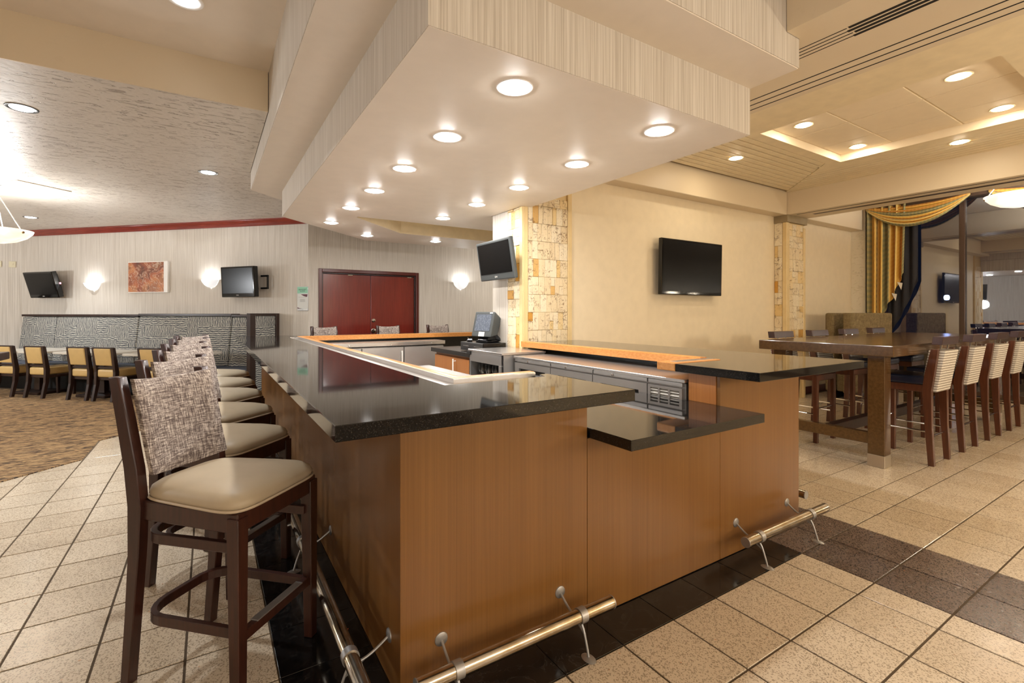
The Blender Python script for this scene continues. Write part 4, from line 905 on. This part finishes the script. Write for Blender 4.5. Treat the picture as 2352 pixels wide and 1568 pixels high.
pendant((9.22, 1.78, 2.99 - .26 + .31 - .57 + .50), 'alabaster bowl pendant by the window at the right edge', R(20), 34)
# ------------------------------------------------------------------ televisions
def tv(label, w, h, p, rz, tiltdeg, frame, arm, logo=True, bottom=.035, depth=.06, box=0):
    """local +y faces the viewer, x runs to the viewer's left"""
    t = thing('television', label, 'television', p, rz)
    T = Matrix.Translation((0, arm, 0)) @ Matrix.Rotation(R(-tiltdeg), 4, 'X')
    hs = build(bx(-w / 2, w / 2, -depth, 0, -h / 2, h / 2).xf(T), 'housing', frame, t, bevel=.012, seg=2)
    if box: build(bx(-w / 2 + .08, w / 2 - .08, -depth - box, -depth + .005, -h / 2 + .04, h / 2 - .05).xf(T), 'rear_shell', 'black_plastic', hs, bevel=.03, seg=2)
    build(bx(-w / 2 + .03, w / 2 - .03, -.004, .0025, -h / 2 + .03 + bottom, h / 2 - .028).xf(T), 'screen', 'screen', hs)
    if logo:
        z = -h / 2 + .016 + bottom / 2; o = T @ Vector((-.008, .0022, z))
        r_ = build(MB().tube([T @ Vector((.022 + .009 * math.cos(q), .0018, z + .009 * math.sin(q))) for q in [2 * math.pi * k / 14 for k in range(14)]], .0012, 5, closed=True), 'logo_ring', 'white_paint', hs)
        text('LG', .022, 'white_paint', hs, o, (-1, 0, 0), tuple((T.to_3x3() @ Vector((0, 0, 1)))), world=False)
    br = MB().box(-.06, .06, .0, .012, -.11, .11)
    if arm > depth + .02: br.box(-.025, .025, .012, arm - depth + .01, -.03, .03)
    build(br, 'wall_bracket', 'black_plastic', t, bevel=.003)
    return t, hs
TVG = 'televisions'
p = wall45(5.58, .002); t, hs = tv('black television tilted downward at the left of the lounge wall', .80, .50, (*p, 1.90), LR - R(4), 15, 'gloss_black', .24, depth=.09, box=.06)
build(bx(-.40, -.385, .14, .17, .02, .05), 'standby_light', 'red_led', hs)
p = wall45(1.15, .002); t, hs = tv('black television on a swing bracket by the angled corner, nearest the red door', .76, .52, (*p, 1.90), LR - R(8), 3, 'gloss_black', .25, depth=.09, box=.06)
build(MB().box(-.46, -.44, .02, .05, -.12, .12).box(-.46, -.30, .02, .05, .09, .12).box(-.46, -.30, .02, .05, -.12, -.09), 'bracket_loop', 'black_plastic', t, bevel=.003)
tv('television tilted down on the left face of the stone column', .72, .43, (2.745, 4.47, 1.942), R(90), 9, 'grey_plastic', .14, bottom=.04, depth=.045)
t, hs = tv('large flat black television on the beige wall', 1.25, .715, (5.42, 4.198, 1.965), math.pi, 1, 'gloss_black', .13, bottom=.012, depth=.05)
# painting, sign, plates
s_ = wall45(3.31, .003); t = thing('painting', 'abstract red-brown canvas with white edge between the two wall lamps', 'painting', (*s_, 2.03), LR)
build(bx(-.45, .45, 0, .045, -.285, .285), 'canvas', 'white_paint', t, bevel=.003)
build(bx(-.365, .44, .0445, .0465, -.272, .272), 'picture', 'painting', t)
sg = thing('room_sign', 'green and white room sign on the wallpaper left of the red door', 'sign', (*wall45(.095, .002), 1.615), LR)
W2 = .105
build(bx(-W2, W2, 0, .014, -.205, .205), 'backing', 'steel', sg, bevel=.003)
plain('sign_green', (140, 196, 166), .4); plain('sign_white', (206, 206, 200), .4); plain('sign_maroon', (86, 20, 40), .4); plain('ink', (24, 56, 44), .5); plain('ink_grey', (150, 148, 146), .5)
build(bx(-W2 + .006, W2 - .006, .0135, .0165, .088, .198), 'green_panel', 'sign_green', sg); build(bx(-W2 + .006, W2 - .006, .0135, .0165, -.172, .078), 'white_panel', 'sign_white', sg)
for body, z in (('BANQUET', .152), ('ROOM', .124)): text(body, .031, 'ink', sg, (0, .0166, z), (-1, 0, 0), (0, 0, 1), world=False)
sw1 = [(-W2 + .008, .074), (W2 - .07, .074)] + [(W2 - .07 - .125 * k / 8, .074 - .045 * math.sin(k / 8 * 1.57)) for k in range(1, 9)]
def flat(pts, y, mat, nm):
    mb = MB().add([(x, y, z) for x, z in pts] + [(x, y + .0006, z) for x, z in pts], [tuple(range(len(pts))), tuple(range(len(pts), 2 * len(pts)))[::-1]] + [(i, (i + 1) % len(pts), len(pts) + (i + 1) % len(pts), len(pts) + i) for i in range(len(pts))]); build(mb, nm, mat, sg)
flat(sw1, .0166, 'sign_maroon', 'maroon_swoosh')
flat([(W2 - .008, -.17), (-.01, -.17), (.03, -.166), (.07, -.158), (W2 - .008, -.146)], .0166, 'sign_maroon', 'maroon_swoosh')
tx = MB()
for z, w_ in ((.022, .075), (-.012, .05), (-.022, .045), (-.032, .052), (-.042, .048), (-.052, .05)): tx.box(-w_, w_, .0164, .0169, z - .0022, z + .0022)
build(tx, 'small_print', 'ink_grey', sg)
for k in (-1, 1): build(bx(k * .05 - .035, k * .05 + .03, .0138, .0165, -.198, -.180), 'name_strip', 'sign_white', sg)
for x, l in ((-3.50, 'cream switch plate on the left end wall, left one'), (-3.28, 'cream switch plate on the left end wall, right one')):
    t = thing('switch_plate', l, 'switch', (x, 13.265, 2.33), math.pi); build(bx(-.07 if 'left one' in l else -.05, .07 if 'left one' in l else .05, 0, .012, -.06, .06), 'plate', 'plate_cream', t, bevel=.004); build(bx(-.012, .012, .012, .018, -.02, .02), 'rocker', 'plate_cream', t)
